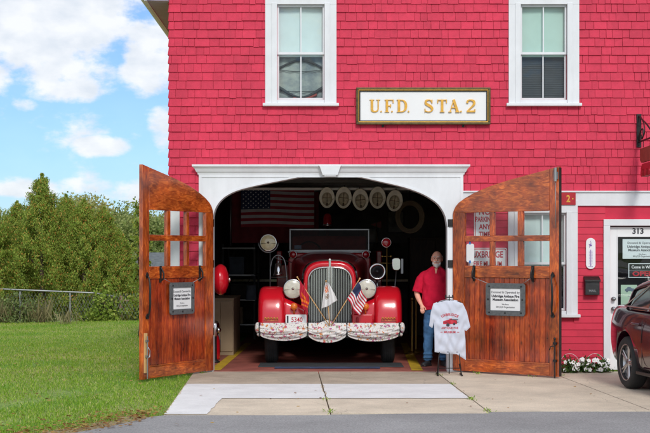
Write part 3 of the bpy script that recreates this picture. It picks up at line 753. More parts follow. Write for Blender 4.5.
# ------------------------------------------------------------------ garage door leaves
def boards_x(): pass
def leaf(name, hx, ang, mirror, lab):
    s = -1 if mirror else 1
    o_loc = (hx, -.05, 0); rz = ang
    def U(u): return s * u
    t0, t1 = -.03, .03
    out = [(0, .03), (0, 2.30), (.012, 2.37), (.045, 2.43), (.10, 2.485), (.20, 2.545), (.33, 2.605), (.48, 2.66), (.62, 2.705), (.76, 2.742), (.95, 2.787), (1.15, 2.828), (1.60, 2.916)]
    b = MB()
    b.mat = 1   # hinge stile
    b.prism([(U(0), .03), (U(.20), .03), (U(.20), 2.335), (U(0), 2.335)][::s], t0, t1)
    topz = 2.916 + (1.755 - 1.60) * .2
    b.prism([(U(1.60), .03), (U(1.755), .03), (U(1.755), 2.948), (U(1.60), 2.917)][::s], t0, t1)
    b.mat = 0
    top = [(U(x), z) for x, z in out if z > 2.36] + [(U(1.5995), 2.336), (U(0.0), 2.336)]
    b.prism(([(U(.012), 2.37)] + top[1:])[::-s] if False else top[::-s], t0 + .001, t1 - .001)
    b.box(min(U(.2005), U(1.5995)), max(U(.2005), U(1.5995)), t0 + .002, t1 - .002, 1.395, 1.565)     # lock rail
    b.box(min(U(.2005), U(1.5995)), max(U(.2005), U(1.5995)), t0 + .002, t1 - .002, .035, .19)       # bottom rail
    b.box(min(U(.2005), U(1.5995)), max(U(.2005), U(1.5995)), t0 + .002, t1 - .002, 1.915, 1.998)    # middle muntin
    b.box(min(U(.2005), U(1.5995)), max(U(.2005), U(1.5995)), t0 + .004, t1 - .004, .1905, .215)
    b.mat = 1
    for ua, ub in ((.625, .70), (1.09, 1.175)):
        for za, zb in ((1.5655, 1.9145), (1.9985, 2.3355)): b.box(min(U(ua), U(ub)), max(U(ua), U(ub)), t0 + .003, t1 - .003, za, zb)
    d = b.build('garage_door', ['wood_h', 'wood_s'], st, loc=o_loc, rot=(0, 0, rz), bevel=.006)
    d['label'] = lab
    # tongue and groove boards
    b = MB(); u = .201; rr = random.Random(3 if mirror else 5)
    while u < 1.59:
        w = min(.083, 1.599 - u)
        b.box(min(U(u), U(u + w - .003)), max(U(u), U(u + w - .003)), -.014, .012, .2155, 1.3945); u += w
    b.build('board_panel', 'wood_v', d, bevel=.004)
    b = MB(); u0 = .2; 
    for ua, ub in ((.2005, .6245), (.7005, 1.0895), (1.1755, 1.5995)):
        for za, zb in ((1.5655, 1.9145), (1.9985, 2.3355)):
            g_ = MB(); g_.box(min(U(ua), U(ub)), max(U(ua), U(ub)), -.003, .001, za, zb); g_.build('pane', 'glass', d)
    # door pull
    b = MB(); x = U(1.66)
    pts = smooth_line([(x, -.05, 1.44), (x, -.075, 1.38), (x + s * .02, -.10, 1.28), (x + s * .028, -.105, 1.15), (x + s * .02, -.10, 1.03), (x, -.07, .93), (x, -.05, .88)], 5)
    b.tube(pts, .012, rs=[.009 + .007 * math.sin(PI * i / (len(pts) - 1)) for i in range(len(pts))])
    for z in (1.44, .88): b.prism([(x - .022, z - .03), (x + .022, z - .03), (x + .03, z), (x, z + .045), (x - .03, z)], -.05, -.031)
    b.build('door_pull', 'iron', d)
    # bar hooks on the lock rail
    b = MB()
    for u in (.37, 1.34):
        x = U(u); b.box(x - .022, x + .022, -.040, -.0285, 1.44, 1.57); b.tube([(x, -.04, 1.55), (x, -.085, 1.47), (x, -.085, 1.40), (x, -.04, 1.36)], .012); b.box(x - .014, x + .014, -.043, -.015, 1.34, 1.44)
    split_build(b, 'bar_hook', 'iron', d, bevel=.003)
    # cane bolt at the foot
    x = U(1.70)
    if mirror:
        b = MB(); b.box(x - .028, x + .028, -.05, -.031, .12, .66); b.build('bolt_backing', 'palewood', d)
        b = MB(); b.cyl((x, -.07, .04), (x, -.07, .62), .009); b.tube([(x + .012, -.07, .47), (x + .045, -.08, .42), (x + .04, -.08, .34), (x + .0, -.07, .32)], .008); b.box(x - .02, x + .02, -.08, -.0502, .33, .36); b.box(x - .02, x + .02, -.08, -.0502, .54, .57)
        split_build(b, 'cane_bolt', 'steel', d)
    else:
        b = MB(); b.cyl((x, -.055, -.0), (x, -.055, .55), .009); b.box(x - .025, x + .025, -.065, -.031, .48, .51); b.box(x - .025, x + .025, -.065, -.031, .24, .27); b.tube([(x, -.055, .46), (x - .06, -.065, .45), (x - .075, -.07, .40)], .007); b.ball((x, -.055, .56), .018)
        split_build(b, 'cane_bolt', 'iron', d)
        b = MB(); b.box(x + .01 - .03, x + .04, -.05, -.031, 2.77, 2.87); b.cyl((x + .015, -.065, 2.74), (x + .015, -.065, 2.93), .02); b.tube([(x + .012, -.05, 2.75), (x + .012, -.045, 2.1)], .004)
        b.build('head_bolt', 'galv', d)
        b = MB(); b.box(U(1.7555), U(1.765), -.033, .02, .04, 2.93); b.build('edge_strip', 'iron', d)
    b = MB()
    for z in (.60, 1.59, 2.19): b.box(min(U(-.022), U(-.001)), max(U(-.022), U(-.001)), -.028, .028, z - .055, z + .055)
    split_build(b, 'hinge', 'iron', d)
    return d
aL = math.atan2(1.55, .836)     # left leaf direction from hinge: (-.836,-1.55)
dL = leaf('garage_door', -1.66, aL, True, 'left garage door, swung far out over the lawn')
aR = math.atan2(-1.10, 1.376)
dR = leaf('garage_door', 1.89, aR, False, 'right garage door, swung out in front of the clapboards')

# notices hanging on the doors, placed in the plane of each leaf
def door_notice(door, s, u0, u1, z0, z1, lab, hooks):
    E = empty('framed_notice', door.location, door.rotation_euler.z, label=lab, category='notice')
    xa, xb = sorted((s * u0, s * u1))
    b = MB(); b.band(rrect(xa + .075, xb - .075, z0 + .075, z1 - .075, .01), rrect(xa, xb, z0, z1, .04), -.062, -.040, closed=True)
    b.build('frame', 'greyframe', E, bevel=.003)
    b = MB(); b.box(xa + .070, xb - .070, -.0515, -.046, z0 + .070, z1 - .070); b.build('paper', 'paper', E)
    b = MB(); w = (xb - xa - .15); xm = (xa + xb) / 2; H = z1 - z0 - .15; zz = z0 + .075; k = w / .48
    for tx, fz, sz, bo in (('Donated & Operated by', .78, .046, .0005), ('Uxbridge Antique Fire', .60, .049, .002), ('Museum Association', .44, .049, .002), ('We Are a', .25, .028, .0006), ('501(C)3 Organization', .12, .034, .0005)):
        add_text(b, tx, xm, zz + H * fz, sz * k, -.0515, bold=bo * k)
    b.build('lettering', 'ink', E)
    b = MB()
    for (px, pz) in ((xa + .04, (z0 + z1) / 2), (xb - .04, (z0 + z1) / 2), (xa + .06, z0 + .045), (xb - .06, z0 + .045), (xa + .06, z1 - .045), (xb - .06, z1 - .045), ((xa + xb) / 2, z0 + .04)):
        b.cyl((px, -.066, pz), (px, -.0615, pz), .013)
    split_build(b, 'frame_screw', 'black', E)
    b = MB()
    for (hx_, cx2) in ((s * hooks[0], s * u0 + .05 * s), (s * hooks[1], s * u1 - .05 * s)): b.tube([(hx_, -.075, 1.40), (cx2, -.055, z1 - .01)], .0035)
    split_build(b, 'cord', 'galv', E)
door_notice(dL, -1, .545, 1.145, .885, 1.335, 'grey framed notice hanging on the left door over the lawn', (.37, 1.34))
door_notice(dR, 1, .584, 1.228, .855, 1.318, 'grey framed notice hanging on the right door beside the tee shirt', (.37, 1.34))
# little tag taped in the right leaf's lower pane
E = empty('paper_tag', dR.location, aR, label='small blank white tag taped to a pane of the right door', category='tag')
b = MB(); b.prism(rrect(.225, .355, 1.615, 1.885, .03), -.012, -.007); b.build('tag_paper', 'paper', E)
for zz_ in (1.875, 1.60):
    b = MB(); b.box(.272, .302, -.014, -.0121, zz_, zz_ + .04); b.build('tape', 'bluetape', E)

# ------------------------------------------------------------------ station sign U.F.D. STA.2
def ribbon(b, pts, ws, y0, y1):
    n = len(pts); P = [Vector(p) for p in pts]; l = []; r = []
    for i in range(n):
        d = (P[min(i + 1, n - 1)] - P[max(i - 1, 0)]).normalized(); nn = Vector((-d.y, d.x)) * ws[i] / 2
        l.append(tuple(P[i] + nn)); r.append(tuple(P[i] - nn))
    b.band(l, r, y0, y1)
def letters(b, y):
    """serif capitals; each letter drawn in a unit-high cell, x advance in units"""
    H = .187; base = 3.812
    yy = [y]
    def bx(x, x0, x1, z0, z1):
        yy[0] -= .00035; b.box(x + x0 * H, x + x1 * H, yy[0] - .014, y, base + z0 * H, base + z1 * H)
    def rb(x, pts, ws):
        yy[0] -= .00035; n = 5; p2 = smooth_line(pts, n); m = len(p2)
        w2 = [ws[min(int(i / n), len(ws) - 1)] * (1 - (i % n) / n) + ws[min(int(i / n) + 1, len(ws) - 1)] * ((i % n) / n) for i in range(m)]
        ribbon(b, [(x + p[0] * H, base + p[1] * H) for p in p2], [w * H for w in w2], yy[0] - .014, y)
    def U(x): bx(x, .08, .28, .25, 1); bx(x, .62, .72, .25, 1); bx(x, 0, .36, .94, 1); bx(x, .52, .82, .94, 1); rb(x, [(.18, .27), (.22, .12), (.40, .05), (.60, .12), (.67, .27)], [.20, .17, .10, .10, .10])
    def F(x): bx(x, .08, .27, 0, 1); bx(x, 0, .36, 0, .06); bx(x, 0, .70, .93, 1); bx(x, .62, .70, .72, 1); bx(x, .27, .50, .47, .54); bx(x, .44, .50, .38, .63)
    def D(x): bx(x, .08, .27, 0, 1); bx(x, 0, .30, 0, .06); bx(x, 0, .30, .94, 1); rb(x, [(.25, .965), (.50, .93), (.68, .75), (.72, .5), (.68, .25), (.50, .07), (.25, .035)], [.07, .09, .17, .20, .17, .09, .07])
    def S(x): rb(x, [(.60, .75), (.50, .93), (.33, .965), (.14, .90), (.12, .70), (.32, .56), (.54, .42), (.62, .24), (.50, .07), (.28, .035), (.08, .12), (.05, .28)], [.07, .08, .08, .16, .19, .20, .20, .17, .08, .08, .07, .07]); bx(x, .58, .64, .70, 1); bx(x, .02, .08, 0, .30)
    def T(x): bx(x, .28, .47, 0, 1); bx(x, .19, .56, 0, .06); bx(x, 0, .75, .93, 1); bx(x, 0, .07, .72, 1); bx(x, .68, .75, .72, 1)
    def A(x):
        yy[0] -= .0003; ribbon(b, [(x + .12 * H, base + .03 * H), (x + .42 * H, base + 1.0 * H)], [.07 * H, .07 * H], yy[0] - .014, y)
        yy[0] -= .0003; ribbon(b, [(x + .40 * H, base + 1.0 * H), (x + .72 * H, base + .03 * H)], [.20 * H, .20 * H], yy[0] - .014, y)
        bx(x, .24, .60, .33, .39); bx(x, 0, .26, 0, .06); bx(x, .54, .88, 0, .06)
    def TWO(x): rb(x, [(.10, .72), (.14, .90), (.36, .965), (.60, .88), (.64, .66), (.46, .44), (.22, .22), (.08, .05)], [.17, .12, .09, .16, .19, .12, .08, .07]); bx(x, .06, .72, 0, .13); bx(x, .66, .73, .0, .25)
    def DOT(x): yy[0] -= .0003; b.cyl((x + .06 * H, yy[0] - .012, base + .06 * H), (x + .06 * H, y, base + .06 * H), .065 * H, n=12)
    px = lambda p: (p - 325) / 68
    U(px(369.5)); DOT(px(380.2)); F(px(384.5)); DOT(px(391)); D(px(396.5)); DOT(px(407.5))
    S(px(424)); T(px(437)); A(px(448)); DOT(px(459.8)); TWO(px(465.5))
E = empty('station_sign', (0, 0, 0), label='long white sign with gold letters reading U.F.D. STA.2 above the garage', category='sign')
b = MB(); b.box(.47, 2.412, -.055, -.035, 3.646, 4.162); b.build('board', 'white2', E)
b = MB()
def ring(b, x0, x1, z0, z1, w, y0, y1):
    b.box(x0, x1, y0, y1, z1 - w, z1); b.box(x0, x1, y0, y1, z0, z0 + w); b.box(x0, x0 + w, y0, y1, z0 + w, z1 - w); b.box(x1 - w, x1, y0, y1, z0 + w, z1 - w)
ring(b, .456, 2.426, 3.632, 4.176, .034, -.085, -.03)
b.build('outer_moulding', 'signframe', E, bevel=.008)
b = MB(); ring(b, .490, 2.392, 3.666, 4.142, .010, -.080, -.056); b.build('gilt_edge', 'gold', E, bevel=.003)
b = MB(); ring(b, .5003, 2.3817, 3.6763, 4.1317, .018, -.068, -.0555); b.build('inner_moulding', 'black', E, bevel=.002)
b = MB(); letters(b, -.0551); b.build('lettering', 'gold', E, bevel=.0015)
b = MB()
for x in (.85, 2.03): b.box(x - .015, x + .015, -.034, -.015, 3.60, 3.66)
split_build(b, 'hanger', 'iron', E)

# signs on the wall behind the right door
def wall_sign(x0, x1, z0, z1, lines, label, border=True):
    b = MB(); b.prism(rrect(x0, x1, z0, z1, .03), -.024, -.018); o = b.build('wall_sign', 'white2', label=label, category='sign')
    b = MB()
    if border: b.band(rrect(x0 + .022, x1 - .022, z0 + .022, z1 - .022, .02), rrect(x0 + .010, x1 - .010, z0 + .010, z1 - .010, .026), -.0255, -.0241, closed=True)
    for tx, x, z, s_, sx in lines: add_text(b, tx, x, z, s_, -.0241, sx=sx, bold=.003)
    b.build('lettering', 'redink', o)
wall_sign(2.19, 2.50, 1.965, 2.43, [('NO', 2.345, 2.315, .12, .9), ('PARKING', 2.345, 2.21, .105, .62), ('ANY', 2.345, 2.10, .105, .75), ('TIME', 2.345, 1.99, .105, .75)], 'white no parking sign with red capitals behind the right door', True)
wall_sign(2.10, 2.675, 1.44, 1.825, [('UXBRIDGE', 2.39, 1.685, .13, .72), ('FIRE MUSEUM', 2.39, 1.555, .105, .66), ('WELCOME', 2.39, 1.46, .07, .9)][:2], 'white museum name sign with red double border behind the right door')
# red number sign on the band
b = MB(); b.box(3.40, 3.675, -.062, -.053, 2.455, 2.635); o = b.build('number_sign', 'signred', label='small dark red sign with gold number 2 on the white band', category='sign')
b = MB(); add_text(b, '2', 3.567, 2.50, .14, -.062, bold=.004, sx=.8); b.cyl((3.632, -.062, 2.545), (3.632, -.065, 2.545), .011); b.build('lettering', 'gold', o)

# thermometer and letter box
b = MB(); b.prism(rrect(3.832, 3.972, 1.515, 1.97, .068, 8), -.035, -.016)
o = b.build('thermometer', 'white2', bevel=.004, label='tall white rounded thermometer with purple drawing beside the entry door', category='thermometer')
b = MB(); b.cyl((3.902, -.039, 1.58), (3.902, -.039, 1.80), .004); b.ball((3.902, -.038, 1.575), .009)
for k in range(12): b.box(3.875, 3.893, -.0365, -.0352, 1.60 + k * .016, 1.604 + k * .016); b.box(3.911, 3.929, -.0365, -.0352, 1.60 + k * .016, 1.604 + k * .016)
b.build('scale', 'purple', o)
b = MB()
b.tube(smooth_line([(3.88, -.037, 1.83), (3.905, -.037, 1.88), (3.90, -.037, 1.93)], 4), .003)
for a in range(5): b.tube([(3.895 + .025 * math.cos(a * 1.3), -.037, 1.87 + .022 * math.sin(a * 1.3)), (3.905, -.037, 1.86)], .005)
for k in range(5): b.ball((3.875 + .013 * k, -.037, 1.553), .005)
b.build('drawing', 'purple', o)
E = empty('letter_box', (3.912, -.015, 1.27), label='small black wall letter box under the thermometer', category='letter box')
b = MB(); b.add([(-.105, -.10, -.135), (.105, -.10, -.135), (.105, 0, -.135), (-.105, 0, -.135), (-.105, -.10, .085), (.105, -.10, .085), (.105, 0, .12), (-.105, 0, .12)], [(0, 3, 2, 1), (4, 5, 6, 7), (0, 1, 5, 4), (1, 2, 6, 5), (2, 3, 7, 6), (3, 0, 4, 7)])
b.build('box', 'black', E, bevel=.006)
b = MB(); b.add([(-.115, -.125, .06), (.115, -.125, .06), (.115, -.125, .085), (-.115, -.125, .085), (-.115, 0, .125), (.115, 0, .125), (.115, 0, .140), (-.115, 0, .140)], [(0, 1, 2, 3), (3, 2, 6, 7), (0, 4, 5, 1), (1, 5, 6, 2), (0, 3, 7, 4), (4, 7, 6, 5)])
b.build('lid', 'iron', E, bevel=.003)
b = MB(); add_text(b, 'MAIL', 0, -.09, .05, -.1002, bold=.0005, ext=.001); b.build('lettering', 'steel', E)
b = MB(); b.cyl((-.106, -.06, -.10), (-.106, -.06, -.10 + .001), .001); 

# hanging sign bracket
E = empty('hanging_sign', (4.61, 0, 3.3), label='black iron bracket with a shaped dark red hanging sign by the right edge', category='sign')
b = MB(); b.box(-.035, .035, -.035, -.017, 0, .49)
for z in (.03, .17, .32, .46): b.ball((0, -.037, z), .009)
b.build('wall_plate', 'iron', E, bevel=.003)
b = MB(); b.tube([(0, -.03, .08), (0, -1.15, .08)], .013); b.tube([(0, -.03, .46), (0, -.5, .30), (0, -1.0, .09)], .012)
b.tube(smooth_line([(0, -.05, .10), (0, -.12, .22), (0, -.26, .25), (0, -.30, .16), (0, -.22, .11), (0, -.17, .17)], 5), .010)
b.tube(smooth_line([(.03, -.04, .44), (.03, -.2, .33), (.03, -.25, .2), (.03, -.15, .14)], 5), .008)
b.build('scroll_arm', 'iron', E)
b = MB()
for y in (-.30, -.95): b.tube([(0, y, .07), (0, y, -.02)], .005)
split_build(b, 'chain', 'iron', E)
b = MB(); b.T = Matrix.Rotation(PI / 2, 4, 'Z')
b.prism([(-1.08, -.20), (-1.0, -.24), (-.25, -.24), (-.17, -.20), (-.17, -.03), (-1.08, -.03)], -.02, .02); b.T = Matrix.Identity(4)
b.build('sign_board', 'signbrown', E, bevel=.006)
b = MB(); b.T = Matrix.Rotation(PI / 2, 4, 'Z')
b.prism([(-.95, -.40), (-.30, -.40), (-.22, -.33), (-.30, -.26), (-.95, -.26), (-1.03, -.33)], -.02, .02)
for y in (-.85, -.62, -.40): b.cyl((y, -.05, -.40), (y, .05, -.40), .055)
b.T = Matrix.Identity(4); b.build('engine_cutout', 'signred', E, bevel=.004)

# ================================================================== FIRE ENGINE
TX, TY = .075, 1.62
T = empty('fire_engine', (TX, TY, 0), label='bright red antique fire engine with tall chrome grille parked in the garage', category='fire engine')
def wheel(x, y, name='wheel'):
    s = 1 if x > 0 else -1; b = MB(); R = .45; w = .10
    prof = [(.27, -w * .85), (.33, -w), (.40, -w), (.437, -w * .8), (.45, -w * .55), (.45, w * .55), (.437, w * .8), (.40, w), (.33, w), (.27, w * .85), (.27, -w * .85)]
    b.lathe(prof, (x, y, R), (1, 0, 0), 48)
    o = b.build(name, 'rubber', T)
    b = MB()
    for k in (-.045, -.015, .015, .045): b.lathe([(.4505, k - .010), (.455, k - .009), (.455, k + .009), (.4505, k + .010)], (x, y, R), (1, 0, 0), 48)
    b.build('tread', 'rubber', o)
    b = MB(); b.lathe([(.0, .05), (.08, .06), (.10, .03), (.20, .01), (.25, .04), (.275, .075), (.275, -.07)], (x, y, R), (s, 0, 0), 32); b.build('rim', 'truckred', o)
for x in (-.92, .92): wheel(x, 0); wheel(x, 4.1)
# front fenders
def fender(s):
    cl = [(-.58, .50), (-.575, .70), (-.54, .92), (-.44, 1.10), (-.26, 1.205), (-.05, 1.225), (.18, 1.17), (.42, 1.00), (.62, .80), (.85, .62), (1.1, .52)]
    P = smooth_line(cl, 4); n = len(P) - 1; b = MB()
    def fn(u, v):
        i = u * n; y, z = P[min(int(round(i)), n)]
        a, c = P[max(int(round(i)) - 1, 0)], P[min(int(round(i)) + 1, n)]
        d = Vector((c[0] - a[0], c[1] - a[1])).normalized(); nn = Vector((-d.y, d.x))   # outward normal (forward/up)
        t = v * 2 - 1; half = .215; xx = .905 + half * math.copysign(abs(math.sin(t * PI / 2)) ** .72, t)
        drop = .17 * abs(t) ** 3.2
        return (s * xx, y - nn.x * drop, z - nn.y * drop)
    b.grid(fn, n, 24)
    for zz in (0,):
        pass
    o = b.build('fender', 'truckred', T, solid=.006)
    return o
for s in (-1, 1): fender(s)
b = MB()   # aprons between fenders and grille
for s in (-1, 1):
    b.grid(lambda u, v: (s * (.33 + .40 * u), -.40 - .05 * math.sin(PI * v), .50 + (.50 - .12 * (1 - u)) * v + .06 * u * v), 6, 6)
split_build(b, 'apron', 'truckred', T, solid=.01)
# radiator shell
def shell_outline(hw, zt, zb, ztop_r, n=18):
    out = [(-hw, zb), (-hw, zt - ztop_r)]
    for i in range(1, n): 
        a = PI - PI * i / n
        c, s_ = math.cos(a), math.sin(a)
        out.append((hw * math.copysign(abs(c) ** .62, c), zt - ztop_r + ztop_r * abs(s_) ** .75))
    out += [(hw, zt - ztop_r), (hw, zb)]
    return out
so = shell_outline(.415, 1.635, .50, .34); si = shell_outline(.335, 1.53, .50, .26)
mid = [(a[0] * .55 + c[0] * .45, a[1] * .55 + c[1] * .45) for a, c in zip(so, si)]
b = MB(); n_ = len(so)
def ringgrid(b, loops):
    k = len(loops[0]); vs = [p for l in loops for p in l]
    b.add(vs, [(i * k + j, i * k + j + 1, (i + 1) * k + j + 1, (i + 1) * k + j) for i in range(len(loops) - 1) for j in range(k - 1)], True)
ringgrid(b, [[(x, -.20, z) for x, z in so], [(x * .995, -.42, z - .002) for x, z in so], [(x * .96, -.47, z * .99) for x, z in so], [(x, -.495, z) for x, z in mid], [(x * 1.02, -.47, z * 1.003) for x, z in si], [(x, -.44, z) for x, z in si]])
b.build('radiator_shell', 'truckred', T)
b = MB(); b.tube([(x, -.478, z) for x, z in si], .019, 8); b.build('grille_surround', 'chrome', T)
b = MB(); b.prism([(x * .99, z * .995) for x, z in si], -.40, -.39); b.build('radiator_core', 'black', T)
b = MB()
def top_at(x, o=si):
    for i in range(len(o) - 1):
        (x0, z0), (x1, z1) = o[i], o[i + 1]
        if min(x0, x1) <= x <= max(x0, x1) and abs(x1 - x0) > 1e-6: return z0 + (z1 - z0) * (x - x0) / (x1 - x0)
    return 1.2
for s in (-1, 1):
    for k in range(11):
        x = .052 + k * .0262
        y = -.49 + .08 * (x / .33)
        b.box(s * x - .0038, s * x + .0038, y, y + .02, .52, top_at(x) - .006)
split_build(b, 'grille_bar', 'chrome', T)
b = MB(); b.box(-.042, -.012, -.515, -.47, .52, 1.54); b.box(.012, .042, -.515, -.47, .52, 1.54); b.box(-.012, .012, -.505, -.47, .52, 1.54); b.box(-.018, .018, -.50, -.40, 1.535, 1.66); b.box(-.012, .012, -.42, .1, 1.645, 1.665)
b.build('centre_bar', 'chrome', T, bevel=.006)
b = MB()
for s in (-1, 1): b.tube(smooth_line([(s * .06, -.462, 1.595), (s * .10, -.470, 1.585), (s * .13, -.470, 1.60), (s * .17, -.462, 1.58), (s * .20, -.46, 1.56)], 4), .008)
for s in (-1, 1): b.tube(smooth_line([(s * .10, -.475, 1.60), (s * .12, -.475, 1.575), (s * .15, -.475, 1.57)], 4), .006)
split_build(b, 'gold_scroll', 'gold', T)
# hood, cowl, body
b = MB()
cow = shell_outline(.69, 1.79, .45, .22); hb = []
def lerp(a, c, t): return [((1 - t) * p[0] + t * q_[0], (1 - t) * p[1] + t * q_[1]) for p, q_ in zip(a, c)]
ringgrid(b, [[(x, -.21, z) for x, z in so], [(x, .0, z) for x, z in lerp(so, cow, .12)], [(x, .8, z) for x, z in lerp(so, cow, .42)], [(x, 1.5, z) for x, z in lerp(so, cow, .8)], [(x, 1.75, z) for x, z in cow], [(x, 1.90, z) for x, z in cow]])
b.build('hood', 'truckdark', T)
b = MB(); ringgrid(b, [[(x, -.215, z) for x, z in lerp(so, cow, .03)], [(x, -.12, z) for x, z in lerp(so, cow, .10)]]); b.tube([(x * 1.06, -.10, z + .012) for x, z in so[3:-3]], .010); b.build('hood_trim', 'chrome', T)
b = MB(); b.prism([(-.69, .45), (.69, .45), (.69, 1.72), (.60, 1.785), (-.60, 1.785), (-.69, 1.72)], 1.9, 1.98); b.box(-.95, .95, 3.0, 6.4, .75, 1.55); b.box(-.95, -.85, 2.9, 6.4, 1.55, 1.80); b.box(.85, .95, 2.9, 6.4, 1.55, 1.80)
b.box(-.75, .75, 1.98, 3.0, .55, .80); b.prism([(-.70, .60), (.70, .60), (.70, 1.66), (.62, 1.755), (-.62, 1.755), (-.70, 1.66)], 1.55, 1.62)
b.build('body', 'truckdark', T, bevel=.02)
b = MB(); b.box(-.66, .66, 2.35, 2.5, 1.0, 2.06); b.box(-.66, .66, 2.2, 2.7, 1.0, 1.18); b.build('seat', 'seat', T, bevel=.05, seg=4)
b = MB(); b.lathe([(.2, 0)], (0, 0, 0)); b.v = []; b.f = []; b.mi = []; b.sm = []
b.T = Matrix.Translation((-.35, 2.2, 1.78)) @ Matrix.Rotation(rad(-60), 4, 'X')
b.tube([(.2 * math.cos(a * PI / 12), .2 * math.sin(a * PI / 12), 0) for a in range(24)], .013, closed=True); b.T = Matrix.Identity(4)
b.tube([(-.35, 2.2, 1.78), (-.35, 1.95, 1.5)], .015)
b.build('steering_wheel', 'black', T)
b = MB(); ring(b, -.685, .685, 1.79, 2.17, .022, 1.70, 1.725); b.box(-.71, .71, 1.69, 1.73, 1.765, 1.789)
w_ = b.build('windshield', 'steel', T, bevel=.003)
b = MB(); b.box(-.663, .663, 1.71, 1.714, 1.812, 2.148); b.build('windshield_glass', glass_mat('dusty_windshield', (.60, .42, .42), .12), w_)
b = MB(); b.box(-.60, -.48, 1.69, 1.70, 1.83, 1.89); b.build('registration_sticker', 'bag', w_)
# frame / underside, running boards
b = MB(); b.box(-.45, .45, -.3, 6.2, .42, .55); b.box(-1.05, -.70, 1.0, 3.4, .48, .53); b.box(.70, 1.05, 1.0, 3.4, .48, .53); b.cyl((-.85, 0, .45), (.85, 0, .45), .045)
b.build('chassis', 'black', T)
# lamps
def lamp(name, c, r, depth, lensm, stem=None, ringm='chrome', shellm='chrome', parent=T):
    b = MB(); b.lathe([(0, depth), (r * .35, depth * .97), (r * .75, depth * .7), (r * .97, depth * .2), (r * 1.0, 0), (r * 1.06, -.008), (r * 1.03, -.022), (r * .93, -.022)], c, (0, 1, 0), 32)
    o = b.build(name, ringm, parent)
    b = MB(); b.lathe([(r * .94, -.014), (r * .8, -.026), (r * .4, -.036), (0, -.038)], c, (0, 1, 0), 32); b.build('lens', lensm, o)
    if stem: b = MB(); b.tube(stem, .014); b.build('bracket', ringm, o)
    return o
def lamp_details(o, c, r):
    b = MB(); b.lathe([(r * .10, -.034), (r * .14, -.039), (0, -.045)], c, (0, 1, 0), 20); b.tube([(c[0] - r * .9, c[1] - .034, c[2] - r * .1), (c[0] + r * .9, c[1] - .034, c[2] - r * .1)], .003)
    b.build('reflector', 'chrome', o)
for s, lab in ((-1, None), (1, None)):
    c = (s * .575, -.42, 1.195); o = lamp('headlight', c, .148, .22, 'lens', [(s * .575, -.32, 1.10), (s * .57, -.2, .95), (s * .5, -.15, .9)]); lamp_details(o, c, .148)
    c = (s * .555, -.52, .925); lamp('fog_lamp', c, .05, .05, 'amber', [(s * .555, -.49, .88), (s * .555, -.45, .80)], ringm='amber')
    lamp('cowl_lamp', (s * .62, 1.5, 1.73), .066, .10, 'redlens', [(s * .62, 1.55, 1.68), (s * .62, 1.7, 1.6)])
# searchlight and bell on the left fender rail
c = (-1.0, .55, 1.925); o = lamp('searchlight', c, .135, .16, 'cream_lens'); lamp_details(o, c, .135)
b = MB()
b.tube([(-.97, .6, 1.02), (-.97, .6, 1.76)], .013); b.tube(arc_pts := [(-1.0 + .16 * math.cos(rad(a)), .58, 1.925 + .16 * math.sin(rad(a))) for a in range(180, 361, 15)], .010)
b.tube([(-.97, .6, 1.36), (-.70, .6, 1.36)], .010)
b.tube(smooth_line([(-.97, .6, 1.5), (-.93, .6, 1.66), (-.84, .6, 1.72), (-.74, .6, 1.64), (-.70, .6, 1.36), (-.70, .6, 1.1)], 5), .010)
b.tube([(-.84, .6, 1.72), (-.84, .6, 1.6)], .008); b.tube([(-.9, .6, 1.68), (-.62, .7, 1.60)], .007)
b.build('lamp_rail', 'steel', o)
b = MB(); b.lathe([(.0, .12), (.035, .115), (.055, .09), (.062, 0), (.075, -.06), (.092, -.09), (.085, -.09), (.05, -.02)], (-.84, .6, 1.48), (0, 0, 1)); b.ball((-.84, .6, 1.385), .02); b.ball((-.84, .6, 1.61), .018)
b.build('bell', 'chrome', T)
# siren, warning lamp, box lamp on the right
b = MB(); c = (.775, .40, 1.455)
b.lathe([(0, .25), (.08, .24), (.12, .16), (.13, .03), (.142, 0), (.135, -.02), (.10, -.012), (.085, .02), (.085, .05)], c, (0, 1, 0), 36)
o = b.build('siren', 'chrome', T)
b = MB(); b.lathe([(.086, .01), (.05, .0), (.045, -.01), (0, -.015)], c, (0, 1, 0), 24); b.build('siren_rotor', 'black', o)
b = MB(); b.tube([(.775, .5, 1.33), (.775, .5, 1.1)], .02); b.box(.70, .85, .45, .55, 1.10, 1.14); b.build('siren_foot', 'steel', o)
lo = lamp('warning_lamp', (.925, .55, 1.925), .078, .12, 'redlens')
b = MB(); b.tube([(.935, .58, 1.0), (.935, .58, 1.85)], .011); b.ball((.86, .58, 1.70), .018); b.ball((1.0, .58, 1.70), .018); b.tube([(.86, .58, 1.70), (1.0, .58, 1.70)], .007); b.tube([(.70, .58, 1.59), (1.1, .58, 1.59)], .006); b.build('lamp_pole', 'brass', lo)
b = MB(); b.prism(rrect(1.02, 1.16, 1.47, 1.68, .05), .55, .62); o = b.build('box_lamp', 'chrome', T, bevel=.012)
b = MB(); b.box(1.165, 1.20, .56, .66, 1.42, 1.66); b.tube([(1.09, .60, 1.47), (1.05, .60, 1.0)], .012); b.build('lamp_mount', 'steel', o)
# roof beacon on mast
b = MB(); b.lathe([(.0, .20), (.05, .19), (.075, .13), (.08, 0), (.08, -.01)], (-.03, 3.05, 2.28), (0, 0, 1)); o = b.build('beacon', 'redlens', T)
b = MB(); b.lathe([(.085, 0), (.095, -.02), (.07, -.05), (.03, -.06), (.02, -.5)], (-.03, 3.05, 2.28), (0, 0, 1)); b.build('beacon_base', 'chrome', o)
